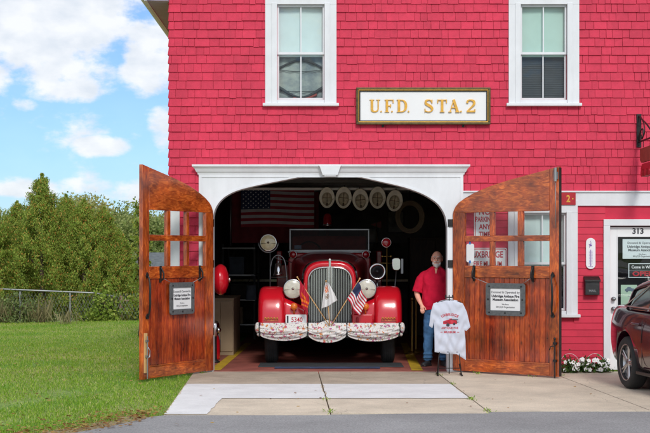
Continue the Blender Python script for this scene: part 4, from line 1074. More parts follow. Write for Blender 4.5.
# plate and small red box panel
b = MB(); b.prism(rrect(-.685, -.36, .645, .80, .015), -.575, -.570); o = b.build('licence_plate', 'white2', T)
b = MB(); add_text(b, '5340', -.51, .685, .105, -.5751, bold=.0015, sx=.85); b.build('plate_number', 'redink', o)
b = MB(); b.box(-.665, -.640, -.577, -.5752, .67, .78); b.build('plate_strip', 'ink', o)
b = MB(); b.box(.35, .66, -.56, -.46, .645, .80); b.box(.38, .46, -.50, -.45, .80, .83); o = b.build('step_box', 'truckred', T, bevel=.01)
b = MB(); b.cyl((.425, -.575, .665), (.425, -.575, .74), .018); b.ball((.425, -.575, .745), .018); b.box(.40, .45, -.585, -.565, .705, .718); b.build('hydrant_emblem', 'signred', o)
b = MB(); b.box(-1.10, 1.10, -.66, -.60, .56, .66); b.box(-.5, -.4, -.62, -.3, .5, .58); b.box(.4, .5, -.62, -.3, .5, .58); b.build('bumper', 'chrome', T, bevel=.015)
# gold letters on fenders
b = MB()
for s in (-1, 1):
    for k in range(5): b.tube(smooth_line([(s * (.80 + .045 * k), -.60, .72), (s * (.815 + .045 * k), -.605, .76), (s * (.835 + .045 * k), -.60, .725)], 3), .006)
    b.tube([(s * .79, -.60, .705), (s * 1.03, -.60, .705)], .004)
split_build(b, 'gold_lettering', 'gold', T)

# bunting draped over the bumper
E = empty('floral_bunting', (TX, TY, 0), label='white floral cloth bunting draped in three swags along the bumper', category='bunting')
def swag(x0, x1, ztop, dip, edge, peak=0):
    b = MB()
    def fn(u, v):
        x = x0 + (x1 - x0) * u; a = math.sin(PI * u) ** .5
        zt = ztop + peak * max(0, 1 - abs(u - .5) * 4.5)
        zb = edge - (dip) * a; z = zt + (zb - zt) * v
        fold = (.010 * math.sin(v * 19 - 7 * (u - .45) ** 2 * 3 + 1.5 * math.sin(u * 5 + x0 * 3)) + .007 * math.sin(v * 41 + 9 * u * u)) * math.sin(PI * v) + .006 * math.sin(u * 17 + x0 * 9)
        y = -.685 - .07 * math.sin(PI * min(1, v * 1.1)) * (.5 + .5 * a) - fold
        return (x, y, z)
    b.grid(fn, 48, 26); return b.build('swag', 'floral', E, solid=.003)
swag(-1.08, -.345, .675, .10, .50); swag(-.335, .255, .675, .13, .50, .05); swag(.265, 1.07, .675, .11, .50)
b = MB()
for s in (-1, 1): b.ball((s * 1.115, -.62, .60), (.045, .07, .085)); b.ball((s * 1.10, -.60, .50), (.03, .04, .035))
split_build(b, 'end_gather', 'floral', E)
b = MB()
for x in (-1.08, -.34, .26, 1.07): b.box(x - .011, x + .011, -.715, -.60, .47, .685)
split_build(b, 'tie_strap', 'black', E, bevel=.004)

# three small flags on sticks
def stick(p0, p1, ball=True):
    b = MB(); b.tube([p0, p1], .0075)
    if ball: b.ball(p1, .014)
    return b
fb = (TX - .01, TY - .76, .64)
E = empty('small_flag', (0, 0, 0), label='small scarlet flag with gold scroll on a stick left of the grille', category='flag')
stick(fb, (TX - .50, TY - .74, 1.38)).build('flag_stick', 'palewood', E)
def cloth(pts_fn, name, mats, parent, nu=20, nv=14, mi=None):
    b = MB(); b.grid(pts_fn, nu, nv)
    if mi: b.mi = [mi((i // nv + .5) / nu, (i % nv + .5) / nv) for i in range(nu * nv)]
    return b.build(name, mats, parent, solid=.0015)
def lf(u, v):
    # u along stick downward, v away from the stick, hanging
    ax, az = TX - .485 + .20 * u, 1.355 - .30 * u
    return (ax + .14 * v * (1 - .3 * u) - .06 * v * u, TY - .755 - .02 * math.sin(v * 9 + u * 4), az - .02 - .30 * v + .05 * v * u)
def lf(u, v):
    tx, tz = TX - .475 + .16 * v, 1.35 - .25 * v           # top edge along the stick
    return (tx + .035 * u - .06 * u * v + .008 * math.sin(u * 9 + v * 5), TY - .775 - .022 * math.sin(v * 13 + u * 3), tz - (.42 - .12 * v) * u * .95)
def mfl(u, v):
    w = .40 + .5 * (v - .5)
    return 1 if abs(u - .62 + .35 * (v - .5)) < .055 or abs(u - .80 + .35 * (v - .5)) < .03 or (abs(u - .45) < .09 and abs(v - .45) < .22) else 0
cloth(lf, 'flag_cloth', ['flagred', 'amber'], E, 28, 20, mfl)
E = empty('small_flag', (0, 0, 0), label='small white flag with brown and orange emblem hanging in front of the grille', category='flag')
stick((TX - .0, TY - .77, .64), (TX - .06, TY - .62, 1.32)).build('flag_stick', 'palewood', E)
def cf(u, v):
    w = .04 + .20 * u ** .8
    return (TX - .055 + (v - .42) * w + .03 * u, TY - .73 - .03 * math.sin(v * 11 + u * 2), 1.30 - .33 * u - (.08 * abs(v - .3) if v > .3 else -.0) * u * -1 - .14 * (1 - v) * u * .5)
def mcf(u, v): 
    if math.hypot((u - .60) * 1.5, v - .40) < .17 and math.sin(u * 60) * math.sin(v * 50) > -.3: return 1
    if .12 < u < .42 and .15 < v < .6 and math.sin(u * 50 + v * 20) > -.2: return 2
    return 0
cloth(cf, 'flag_cloth', ['flagwhite', mat('emblem_brown', (.22, .12, .05), .8), 'amber'], E, 40, 26, mcf)
E = empty('small_flag', (0, 0, 0), label='small American flag on a stick right of the grille', category='flag')
stick((TX + .02, TY - .76, .64), (TX + .46, TY - .74, 1.36)).build('flag_stick', 'palewood', E)
def rf(u, v):
    # v along stick from the top downward, u away from the stick
    ax, az = TX + .43 - .17 * v, 1.31 - .26 * v
    return (ax + .13 * u + .05 * u * v + .012 * math.sin(u * 8), TY - .775 - .02 * math.sin(u * 12 + v * 4), az - .27 * u)
def mrf(u, v):
    if u < .42 and v < .54: return 2
    return 0 if int(v * 13) % 2 == 0 else 1
cloth(rf, 'flag_cloth', ['flagred', 'flagwhite', 'navy'], E, 26, 26, mrf)

# ================================================================== GARAGE CONTENTS
# big flag on the rail
E = empty('wall_flag', (0, 5.25, 0), label='large American flag hung flat from the rail at the back left of the garage', category='flag')
FX0, FX1, FZ0, FZ1 = -1.56, -.20, 2.24, 2.955
def ff(u, v): return (FX0 + (FX1 - FX0) * u, .02 * math.sin(u * 11 + v * 2), FZ0 + (FZ1 - FZ0) * v + .012 * math.sin(u * 5))
b = MB(); b.grid(ff, 40, 39)
b.mi = [(2 if ((i // 39 + .5) / 40 < .40 and (i % 39 + .5) / 39 > 6 / 13) else (0 if int((i % 39 + .5) / 3) % 2 == 0 else 1)) for i in range(1560)]
b.build('stripes', [mat('dimmed_flag_red', (.30, .01, .025), .8), mat('dimmed_flag_white', (.46, .45, .46), .8), 'navy'], E)  # darker copies of the flag colours, garage dimness put into them
b = MB()
for r in range(9):
    for c in range(6 if r % 2 == 0 else 5):
        x = FX0 + .045 + (c + (.5 if r % 2 else 0)) * .093; z = FZ0 + (FZ1 - FZ0) * (6 / 13) + .035 + r * .040
        pts = [(x + (.017 if k % 2 == 0 else .0075) * math.sin(k * PI / 5), z + (.017 if k % 2 == 0 else .0075) * math.cos(k * PI / 5)) for k in range(10)]
        y = .02 * math.sin((x - FX0) / (FX1 - FX0) * 11 + (z - FZ0) / (FZ1 - FZ0) * 2)
        b.prism(pts, y - .006, y - .004)
b.build('stars', 'flagwhite', E)
b = MB(); b.grid(lambda u, v: (-1.74 + 1.62 * u, 5.40 + .03 * math.sin(u * 30), 1.95 + .95 * v), 60, 3); b.build('maroon_drape', 'maroon', label='dark maroon drape hanging behind the large flag', category='drape')
b = MB(); b.tube([(-1.76, 5.36, 1.9), (-1.76, 5.36, 2.93)], .015); b.build('drape_pole', 'steel', label='thin grey upright pole at the left edge of the drape', category='pole')
# helmets
def helmet():
    E = empty('fire_helmet', (0, 0, 0))
    b = MB(); n = 36
    def rimr(a): # brim outline seen from below; long tail upward (local z), short peak down
        c, s_ = math.cos(a), math.sin(a)
        return (.150 * c * (1 - .12 * max(0, -s_)), (.215 * s_ if s_ > 0 else .185 * s_))
    def fn(u, v):
        a = 2 * PI * u; x, z = rimr(a); k = v
        ix, iz = .098 * math.cos(a), .125 * math.sin(a) - .01
        return (ix + (x - ix) * k, -.012 - .03 * (abs(math.sin(a)) * k) ** 2, iz + (z - iz) * k)
    b.grid(fn, n, 6); b.build('brim', 'helmet', E, solid=.006)
    b = MB()
    def dome(u, v):
        a = 2 * PI * u; r = math.cos(v * PI / 2)
        return (.10 * math.cos(a) * r, -.01 + .14 * math.sin(v * PI / 2), -.01 + .127 * math.sin(a) * r)
    b.grid(dome, n, 8); b.build('crown', 'helmet', E, solid=.004)
    b = MB()
    def dome2(u, v):
        a = 2 * PI * u; r = math.cos(v * PI / 2); return (.094 * math.cos(a) * r, .002 + .06 * math.sin(v * PI / 2), -.01 + .120 * math.sin(a) * r)
    b.grid(dome2, n, 6); b.build('lining', 'helmet_in', E)
    b = MB(); b.tube([(0, -.02, -.14), (0, -.02, -.085)], .013); b.tube([(-.085, -.004, .01), (.085, -.004, .01)], .005); b.tube([(0, -.004, -.1), (0, -.004, .1)], .005)
    b.build('strap', 'bark', E)
    b = MB(); b.tube([(0, .02, .20), (0, .03, .24)], .006); b.build('hook', 'iron', E)
    return E
hs = [(327, 198.5, .96, 0), (343.6, 198.5, 1.0, 4), (360.5, 200.5, 1.0, -4), (377.5, 198.5, 1.02, 2), (394.5, 201.5, 1.0, 7)]
labs = ['cream fire helmet hanging first from the left, next to the big flag', 'cream fire helmet second from the left in the hanging row', 'cream fire helmet in the middle of the hanging row of five',
        'cream fire helmet with crossed lining straps, second from the right in the row', 'cream fire helmet tilted at the right end of the row']
h0 = helmet()
for i, (px, py, s, tl) in enumerate(hs):
    h = h0 if i == 0 else copy_tree(h0)
    h.location = ((px - 325) * 23.56 / 1360, 3.56, 1.706 - (py - 256) * 23.56 / 1360); h.scale = (s * .945,) * 3; h.rotation_euler = (0, rad(tl), 0)
    h['label'] = labs[i]; h['category'] = 'helmet'; h['group'] = 'fire helmets hanging from the rail'
# dark coats on rear wall, shelves
coat_lab = ['dark turnout coat far left on the rear wall of the garage', 'dark turnout coat on the rear wall beneath the drape', 'dark turnout coat on the rear wall behind the engine', 'dark turnout coat on the rear wall right of the engine', 'dark turnout coat nearest the brown cabinet on the rear wall']
def coat():
    E = empty('turnout_coat', (0, 0, 0)); b = MB()
    b.grid(lambda u, v: ((.17 + .13 * v ** .7) * math.cos(u * 2 * PI), .06 + (.07 + .05 * v) * math.sin(u * 2 * PI), 1.0 - 1.0 * v + .0), 24, 8); b.build('coat_body', 'coat', E)
    b = MB(); 
    for s in (-1, 1): b.tube([(s * .17, .06, .97), (s * .27, .04, .65), (s * .28, .02, .3)], .06)
    split_build(b, 'sleeve', 'coat', E)
    b = MB(); b.box(-.28, .28, -.07, -.062, .15, .20); b.build('reflective_band', 'cream_lens', E)
    return E
c0 = coat()
for i, x in enumerate((-1.75, -1.15, 1.3, 1.75, 2.1)):
    c = c0 if i == 0 else copy_tree(c0); c.location = (x, 9.55, 1.0); c['label'] = coat_lab[i]; c['category'] = 'coat'; c['group'] = 'coats hung along the rear wall'
# hose reel at left
E = empty('hose_reel', (-1.62, 1.1, 1.34), label='round red hose drum on the left wall just inside the garage', category='hose reel')
b = MB(); b.lathe([(0, .13), (.10, .12), (.20, .08), (.235, .03), (.242, 0), (.235, -.03), (.20, -.08), (.10, -.12), (0, -.13)], (0, 0, 0), (1, 0, 0), 40); b.build('drum', 'truckred', E)
b = MB(); b.cyl((-.13, 0, 0), (-.47, 0, 0), .03); b.box(-.475, -.45, -.1, .1, -.15, .15); b.build('wall_bracket', 'iron', E)
b = MB(); b.lathe([(.03, .13), (.045, .14), (.02, .16), (0, .16)], (0, 0, 0), (1, 0, 0)); b.build('hub', 'chrome', E)
# plywood cabinet
E = empty('plywood_cabinet', (-1.76, 3.2, 0), label='waist high tan plywood cabinet along the left wall', category='cabinet')
b = MB(); b.box(-.25, .20, 0, 1.8, .014, .96); b.build('carcass', 'ply', E, bevel=.004)
b = MB(); b.box(-.24, -.03, -.018, -.001, .08, .93); b.box(-.02, .185, -.018, -.001, .08, .93); b.build('door', 'ply', E, bevel=.003)
b = MB(); b.box(-.26, .21, -.03, 1.82, .9602, .985); b.build('top', 'ply', E, bevel=.003)
# extinguisher and chrome nozzle lamp
E = empty('fire_extinguisher', (-1.80, 2.3, .014), label='small red fire extinguisher with steel valve on the floor at left', category='extinguisher')
b = MB(); b.lathe([(0, 0), (.075, 0), (.08, .02), (.08, .36), (.06, .42), (.025, .45), (.022, .47)], (0, 0, 0)); b.build('cylinder', 'truckred', E)
b = MB(); b.cyl((0, 0, .47), (0, 0, .52), .02); b.box(-.012, .012, -.10, .03, .52, .535); b.tube([(0, -.02, .50), (.05, -.06, .46), (.085, -.04, .3), (.085, -.03, .12)], .009); b.build('valve', 'steel', E)
E = empty('brass_lantern', (-1.76, 1.6, .014), label='chrome headed hose nozzle standing on the floor beside the extinguisher', category='nozzle')
E.name = 'hose_nozzle'
b = MB(); b.lathe([(0, 0), (.09, 0), (.09, .02), (.045, .05), (.04, .40), (.05, .42)], (0, 0, 0)); b.build('barrel', 'iron', E)
b = MB(); b.lathe([(.05, .42), (.08, .47), (.09, .55), (.08, .62), (.05, .66), (0, .67)], (0, 0, 0)); b.ball((.07, -.05, .52), .045); b.build('head', 'chrome', E)
# slate bag on a hook
E = empty('hanging_bag', (-1.42, 6.2, 1.02), label='small slate blue bag hanging in the dark behind the left fender', category='bag')
b = MB(); b.grid(lambda u, v: ((.09 + .02 * v) * math.cos(2 * PI * u), (.05 + .03 * v) * math.sin(2 * PI * u), .12 - .28 * v), 20, 6); b.build('sack', 'bag', E)
b = MB(); b.tube([(-.09, 0, .12), (0, 0, .30), (.09, 0, .12)], .008); b.tube([(0, 0, .30), (0, 3.57, .32)], .006); b.build('strap', 'coat', E)
# brown cabinet right rear, shelf rack left rear, brass stanchions
E = empty('wardrobe', (2.35, 8.9, 0), label='tall dark brown cabinet at the right rear of the garage', category='cabinet')
mb_ = mat('dark_stained_oak', (.07, .035, .018), .5, var=.25, stretch=(6, 6, 1))
b = MB(); b.box(-.55, .55, 0, .8, .014, 2.1); b.build('carcass', mb_, E, bevel=.006)
for s in (-1, 1):
    b = MB(); b.box(min(s * .01, s * .53), max(s * .01, s * .53), -.02, -.001, .08, 2.05); o = b.build('door', mb_, E, bevel=.006)
    b = MB(); b.ball((s * .07, -.035, 1.1), .018); b.build('knob', 'brass', o)
E = empty('storage_rack', (-1.75, 7.6, 0), label='open black steel storage rack along the left wall behind the cabinet', category='rack')
b = MB()
for x in (-.32, .32):
    for y in (0, 1.6): b.box(x - .02, x + .02, y - .02, y + .02, .014, 1.95)
split_build(b, 'upright', 'iron', E)
for z in (.3, .8, 1.3, 1.85):
    b = MB(); b.box(-.335, .335, -.03, 1.63, z, z + .03); b.build('shelf', 'steel', E)
k = 0
for x, y, z, w, h, m_, lab in ((-1.85, 7.7, .33, .35, .3, 'ply', 'tan carton on the lowest shelf of the black rack'), (-1.70, 7.75, .83, .45, .28, 'coat', 'black case on the second shelf of the black rack'), (-1.8, 7.7, 1.33, .3, .33, 'bag', 'blue grey box on the third shelf of the black rack')):
    b = MB(); b.box(-w / 2, w / 2, 0, .4, 0, h); o = b.build('storage_box', m_, bevel=.01, label=lab, category='box'); o.location = (x, y, z + .0)
    b = MB(); b.box(-w / 2 - .008, w / 2 + .008, -.008, .408, h + .001, h + .03); b.build('lid', m_, o, bevel=.004)
def stan():
    E = empty('stanchion', (0, 0, 0)); b = MB(); b.lathe([(0, 0), (.14, 0), (.14, .015), (.03, .04), (.02, .06)], (0, 0, 0)); b.build('base', 'brass', E)
    b = MB(); b.cyl((0, 0, .05), (0, 0, .92), .02); b.ball((0, 0, .95), .035); b.build('post', 'brass', E); return E
s0 = stan(); s0.location = (1.50, 3.4, .014); s1 = copy_tree(s0); s1.location = (1.60, 3.9, .014)
for s_, l_ in ((s0, 'brass stanchion nearer the camera between engine and man'), (s1, 'brass stanchion farther back between engine and man')): s_['label'] = l_; s_['category'] = 'stanchion'; s_['group'] = 'brass stanchions inside the garage'
# framed pictures and gear on the rear wall, ladder and hose on the right wall
pl_ = [(-.75, 1.55, .5, .38, 'black framed picture low on the rear wall left of the engine'), (.95, 2.15, .45, .35, 'black framed picture high on the rear wall right of the engine'), (1.55, 2.45, .38, .5, 'upright black framed picture on the rear wall above the coats')]
for x, z, w_, h_, lab in pl_:
    b = MB(); ring(b, x - w_ / 2, x + w_ / 2, z - h_ / 2, z + h_ / 2, .03, 9.74, 9.78); o = b.build('picture_frame', 'iron', label=lab, category='picture', group='framed pictures on the rear wall')
    b = MB(); b.box(x - w_ / 2 + .03, x + w_ / 2 - .03, 9.755, 9.765, z - h_ / 2 + .03, z + h_ / 2 - .03); b.build('picture', mat('brownish_print', (.10, .09, .08), .5, col2=(.30, .28, .24), scale=5), o)
E = empty('wooden_ladder', (2.80, 3.0, 2.35), label='wooden ladder hung lengthwise high on the right garage wall', category='ladder')
for z in (-.18, .18):
    b = MB(); b.box(-.02, .02, 0, 4.2, z - .035, z + .035); b.build('rail', 'tanpost', E, bevel=.005)
for k in range(13):
    b = MB(); b.cyl((0, .2 + k * .32, -.15), (0, .2 + k * .32, .15), .014, n=10); b.build('rung', 'tanpost', E)
b = MB()
for y in (.5, 3.6): b.box(.02, .15, y - .02, y + .02, -.24, -.22)
split_build(b, 'wall_hook', 'iron', E)
E = empty('coiled_hose', (1.62, 6.0, 2.45), label='coiled pale hose hanging from a hook at the upper right of the garage', category='hose')
b = MB()
for k in range(4): b.tube([((.20 + .022 * k) * math.cos(a * PI / 14), -.03 * k, (.24 + .02 * k) * math.sin(a * PI / 14)) for a in range(28)], .016, 8, closed=True)
b.build('hose', 'ply', E)
b = MB(); b.tube([(0, 0, .26), (0, -.03, .45), (0, -.03, .75)], .008); b.build('hook', 'iron', E)
E = empty('fire_axe', (1.12, 9.70, 2.05), label='fire axe with red head mounted on the rear wall', category='axe')
b = MB(); b.tube([(0, 0, -.4), (.01, 0, 0), (0, 0, .4)], .018); b.build('handle', 'tanpost', E)
b = MB(); b.prism([(-.02, .30), (.10, .26), (.12, .33), (.10, .42), (-.02, .38), (-.12, .34)], -.012, .012); b.build('head', 'signred', E)
# mats at the threshold
b = MB(); b.box(-.76, .83, .42, .62, .0165, .030); b.build('rubber_strip', 'bluemat', bevel=.004, label='long narrow dark blue rubber strip on the floor before the engine', category='mat')
b = MB(); b.box(-1.02, 1.20, .70, 1.45, .0165, .026); b.build('floor_mat', 'greymat', bevel=.004, label='wide dark grey rubber mat under the front wheels', category='mat')

# ================================================================== THE MAN
def person():
    E = empty('person', (1.71, .95, .014), label='bald man with white beard, red polo and jeans, hand in pocket beside the engine', category='person')
    def remesh(o, vox, sm=6):
        r = o.modifiers.new('r', 'REMESH'); r.mode = 'VOXEL'; r.voxel_size = vox; r.use_smooth_shade = True
        if sm: k = o.modifiers.new('s', 'SMOOTH'); k.factor = .5; k.iterations = sm
    def creases(o, size, st_):
        tx = bpy.data.textures.new('cloth_creases', 'CLOUDS'); tx.noise_scale = size; tx.noise_depth = 2
        d_ = o.modifiers.new('creases', 'DISPLACE'); d_.texture = tx; d_.strength = st_; d_.mid_level = .5
    def limb(b, pts, rs): b.tube(smooth_line(pts, 5), .01, n=14, rs=[rs[min(int(i / 5), len(rs) - 1)] * (1 - (i % 5) / 5) + rs[min(int(i / 5) + 1, len(rs) - 1)] * (i % 5) / 5 for i in range((len(pts) - 1) * 5 + 1)])
    hx, hz_ = .015, 1.650
    # body: head, neck, trunk core, arms, hands in one surface
    b = MB()
    b.ball((hx, 0, hz_ + .004), (.084, .100, .112)); b.ball((hx, -.035, hz_ - .065), (.068, .066, .072)); b.ball((hx, .02, hz_ + .01), (.080, .092, .100))
    b.ball((hx, -.102, hz_ - .012), (.013, .020, .024)); b.ball((hx, -.108, hz_ - .026), (.018, .016, .012))
    for s in (-1, 1): b.ball((hx + s * .033, -.086, hz_ + .022), (.022, .012, .008)); b.ball((hx + s * .083, .005, hz_ - .008), (.010, .020, .032)); b.ball((hx + s * .04, -.070, hz_ - .035), (.026, .022, .024))
    limb(b, [(hx, .02, hz_ - .08), (hx - .003, .025, 1.50), (0, .03, 1.42)], [.062, .066, .09])
    limb(b, [(0, .03, 1.40), (0, .02, 1.15), (0, .02, .95)], [.13, .14, .13])
    # his right arm (picture left) hanging, hand at the pocket
    limb(b, [(-.19, .03, 1.40), (-.25, .035, 1.28), (-.298, .04, 1.15), (-.275, .0, 1.05), (-.210, -.080, .925)], [.055, .052, .043, .040, .027])
    hxp, hyp, hzp = -.205, -.085, .905
    b.ball((hxp, hyp, hzp), (.034, .020, .045))
    for k, (dx, ln) in enumerate(((-.026, .060), (-.009, .068), (.008, .064), (.024, .050))):
        b.tube([(hxp + dx, hyp, hzp - .03), (hxp + dx + .004, hyp - .008, hzp - .03 - ln * .5), (hxp + dx + .012, hyp + .006, hzp - .03 - ln)], .009, 8, rs=[.0100, .0095, .0085])
    b.tube([(hxp + .03, hyp - .004, hzp + .015), (hxp + .052, hyp - .016, hzp - .015), (hxp + .056, hyp - .018, hzp - .045)], .01, 8, rs=[.013, .0115, .009])
    # his left arm, behind the jamb, hand on hip
    limb(b, [(.19, .03, 1.40), (.25, .05, 1.27), (.28, .06, 1.14), (.255, .0, 1.03), (.217, -.074, .905)], [.055, .052, .043, .040, .027])
    b.ball((.215, -.075, .89), (.034, .020, .045))
    for dx, ln in ((-.024, .05), (-.008, .064), (.009, .068), (.026, .060)): b.tube([(.215 + dx, -.075, .865), (.212 + dx, -.088, .835), (.206 + dx, -.078, .865 - ln)], .009, 8, rs=[.010, .0095, .0085])
    b.tube([(.187, -.08, .905), (.165, -.092, .875), (.160, -.094, .85)], .01, 8, rs=[.013, .0115, .009])
    o = b.build('body', 'skin', E); remesh(o, .006, 3)
    # eyes
    b = MB()
    for s in (-1, 1): b.ball((hx + s * .030, -.089, hz_ + .006), (.011, .008, .007))
    split_build(b, 'eye', 'ink', E)
    # beard and fringe
    b = MB(); b.ball((hx, -.060, hz_ - .098), (.052, .050, .042)); b.ball((hx, -.082, hz_ - .108), (.034, .034, .036)); 
    for s in (-1, 1): b.ball((hx + s * .024, -.100, hz_ - .047), (.024, .012, .010)); b.ball((hx + s * .048, -.055, hz_ - .070), (.022, .035, .030))
    o = b.build('beard', 'beard', E); remesh(o, .006, 2)
    b = MB()
    for s in (-1, 1): b.ball((hx + s * .074, .040, hz_ + .008), (.018, .055, .042))
    b.ball((hx, .085, hz_ - .01), (.06, .028, .045)); o = b.build('hair', 'beard', E); remesh(o, .007, 2)
    b = MB(); b.ball((hx, -.105, hz_ - .062), (.020, .006, .0045)); b.build('mouth', mat('lips', (.35, .12, .10), .5), E)
    b = MB()
    for s in (-1, 1):
        b.tube([(hx + s * .033 + .024 * math.cos(k * PI / 8), -.108, hz_ + .004 + .018 * math.sin(k * PI / 8)) for k in range(16)], .0018, 6, closed=True)
        b.tube([(hx + s * .057, -.106, hz_ + .01), (hx + s * .082, -.06, hz_ + .012), (hx + s * .086, .01, hz_ + .012)], .0018, 6)
    b.tube([(hx - .010, -.109, hz_ + .01), (hx + .010, -.109, hz_ + .01)], .0018, 6); b.build('glasses', 'steel', E)
    b = MB()
    for s in (-1, 1): b.tube([(hx + s * .014, -.099, hz_ + .030), (hx + s * .034, -.100, hz_ + .037), (hx + s * .056, -.088, hz_ + .030)], .005, 8)
    split_build(b, 'eyebrow', 'beard', E)
    # polo shirt
    b = MB()
    def ring_stack(b, rings, n=40):
        vs = []; 
        for (cx, cy, z, rx, ry) in rings:
            for j in range(n):
                t = 2 * PI * j / n; c, s_ = math.cos(t), math.sin(t); e = .82
                f = .006 * math.sin(5 * t + z * 20) + .004 * math.sin(9 * t - z * 33)
                vs.append((cx + (rx + f) * math.copysign(abs(c) ** e, c), cy + (ry + f) * math.copysign(abs(s_) ** e, s_), z))
        fs = [(i * n + j, i * n + (j + 1) % n, (i + 1) * n + (j + 1) % n, (i + 1) * n + j) for i in range(len(rings) - 1) for j in range(n)]
        fs += [tuple(reversed(range(n))), tuple(range((len(rings) - 1) * n, len(rings) * n))]
        b.add(vs, fs, True)
    ring_stack(b, [(0, .01, .865, .205, .145), (0, .0, .93, .212, .158), (0, -.008, 1.03, .214, .170), (0, -.004, 1.14, .208, .160), (0, .005, 1.27, .210, .150), (0, .015, 1.36, .212, .134), (0, .02, 1.42, .205, .112), (0, .022, 1.46, .170, .098), (0, .025, 1.495, .125, .085), (0, .03, 1.522, .085, .075), (0, .03, 1.53, .078, .070)])
    for s in (-1, 1):
        limb(b, [(s * .12, .025, 1.41), (s * .205, .028, 1.36), (s * .262, .025, 1.24), (s * .290, .02, 1.135)], [.070, .080, .079, .078])
    o = b.build('polo_shirt', 'polo', E); remesh(o, .009, 5); creases(o, .10, .020)
    b = MB()  # collar
    for s_ in (-1, 1):
        vs = []
        for k in range(9):
            t = k / 8; an = PI * .5 + PI * t   # from back of neck to the front
            cx2 = hx * .5 + s_ * .080 * abs(math.sin(PI * t * .5 + PI * .0)) if False else s_ * (.082 * math.sin(PI * (t * .93))) + hx * .5
            cy2 = .03 + .078 * math.cos(PI * t); z2 = 1.548 - .030 * t - .028 * t * t
            vs += [(cx2, cy2, z2), (cx2 * 1.30, .03 + (cy2 - .03) * 1.32, z2 - .042 - .014 * t)]
        b.add(vs, [(2 * k, 2 * k + 2, 2 * k + 3, 2 * k + 1) for k in range(8)], True)
    b.build('collar', 'polo', E, solid=.006)
    b = MB(); b.add([(-.018, -.066, 1.505), (.030, -.066, 1.505), (.010, -.114, 1.425), (.0, -.114, 1.425)], [(0, 3, 2, 1)])
    b.build('neck_opening', 'skin', E, solid=.006)
    # jeans
    b = MB()
    ring_stack(b, [(0, .012, .80, .180, .130), (0, .012, .88, .186, .135), (0, .012, .93, .178, .128)])
    for s, fx, fy in ((-1, -.125, -.02), (1, .115, .06)):
        limb(b, [(s * .088, .015, .86), (s * .098, .005, .66), (s * .105 + (fx - s * .105) * .4, .0 + fy * .4, .46), (fx, fy + .01, .25), (fx, fy + .02, .085)], [.103, .096, .080, .070, .068])
        for z, a in ((.13, .006), (.19, .005), (.46, .006), (.50, .005)): b.ball((fx if z < .3 else s * .11, fy * (1 if z < .3 else .4) + .01, z), (.074 + a if z < .3 else .083 + a, .074 + a if z < .3 else .083 + a, .018))
    o = b.build('jeans', 'denim', E); remesh(o, .009, 3); creases(o, .09, .022)
    b = MB(); b.tube([(.172 * math.cos(a), .012 + .126 * math.sin(a), .925) for a in [k * PI / 14 for k in range(28)]], .013, closed=True); b.build('belt', 'shoe', E)
    for s, fx, fy, rot in ((-1, -.125, -.02, -.35), (1, .115, .06, .35)):
        b = MB(); b.T = Matrix.Translation((fx, fy + .02, 0)) @ Matrix.Rotation(rot, 4, 'Z')
        b.ball((0, -.02, .045), (.048, .075, .048)); b.ball((0, -.12, .035), (.050, .085, .036)); b.ball((0, .03, .05), (.042, .045, .05)); b.box(-.045, .045, -.19, .065, .0, .018)
        o = b.build('shoe', 'shoe', E); remesh(o, .008, 3)
    return E
P = person(); P.rotation_euler = (0, 0, rad(-8))

# ================================================================== TEE SHIRT ON STAND
E = empty('tee_shirt', (1.775, -.67, 0), label='pale grey tee shirt with red museum print hanging on the black stand', category='tee shirt')
b = MB()
# outline in (x,z), front and back sheets joined
S = 19.33 / 1360
def P_(px, py): return ((px - 450) * S, 1.706 - (py - 256) * S)
outl = [P_(*p) for p in [(440, 301), (433.5, 303.5), (431, 312), (429.2, 326), (432.5, 328), (434.0, 322), (434.6, 335), (434.8, 352), (445, 353.8), (457, 354.2), (466, 360), (465.6, 340), (464.6, 330), (466.5, 331), (470.5, 327), (467, 312), (463, 303.5), (457, 300.5), (451, 299.3), (449, 300.3), (446, 299.6)]]
cen = (sum(p[0] for p in outl) / len(outl), .98)
n = len(outl)
dense = []
for i in range(n):
    p, q_ = outl[i], outl[(i + 1) % n]; k = max(2, int(math.dist(p, q_) / .02))
    dense += [(p[0] + (q_[0] - p[0]) * j / k, p[1] + (q_[1] - p[1]) * j / k) for j in range(k)]
def inside(x, z, poly=outl):
    c = False; j = len(poly) - 1
    for i in range(len(poly)):
        xi, zi = poly[i]; xj, zj = poly[j]
        if (zi > z) != (zj > z) and x < (xj - xi) * (z - zi) / (zj - zi) + xi: c = not c
        j = i
    return c
def dist_edge(x, z):
    best = 9
    for i in range(n):
        (x0, z0), (x1, z1) = outl[i], outl[(i + 1) % n]; dx, dz = x1 - x0, z1 - z0
        t = max(0, min(1, ((x - x0) * dx + (z - z0) * dz) / (dx * dx + dz * dz + 1e-9))); best = min(best, math.hypot(x - x0 - dx * t, z - z0 - dz * t))
    return best
def tee_y(x, z, sgn=-1):
    d = dist_edge(x, z); puff = .020 * min(1, d / .07) ** .5
    fold = (.010 * math.sin(x * 48 + 3 * math.sin(z * 6)) * min(1, max(0, (1.0 - z) / .3)) + .007 * math.sin((x + z) * 30 + 2 * math.sin(x * 20)) + .006 * math.sin(abs(x) * 45 - z * 38) * max(0, 1 - abs(abs(x) - .2) / .12)) * min(1, d / .05)
    return sgn * puff + fold
import mathutils.geometry as mg
cs = [Vector(p) for p in dense]; ed = [(i, (i + 1) % len(cs)) for i in range(len(cs))]
x0, x1, z0, z1 = min(p[0] for p in outl), max(p[0] for p in outl), min(p[1] for p in outl), max(p[1] for p in outl)
gx = x0
while gx < x1:
    gz = z0
    while gz < z1:
        if inside(gx, gz) and dist_edge(gx, gz) > .008: cs.append(Vector((gx, gz)))
        gz += .014
    gx += .014
vv, ee, ff_, *_ = mg.delaunay_2d_cdt(cs, ed, [], 1, 1e-6)
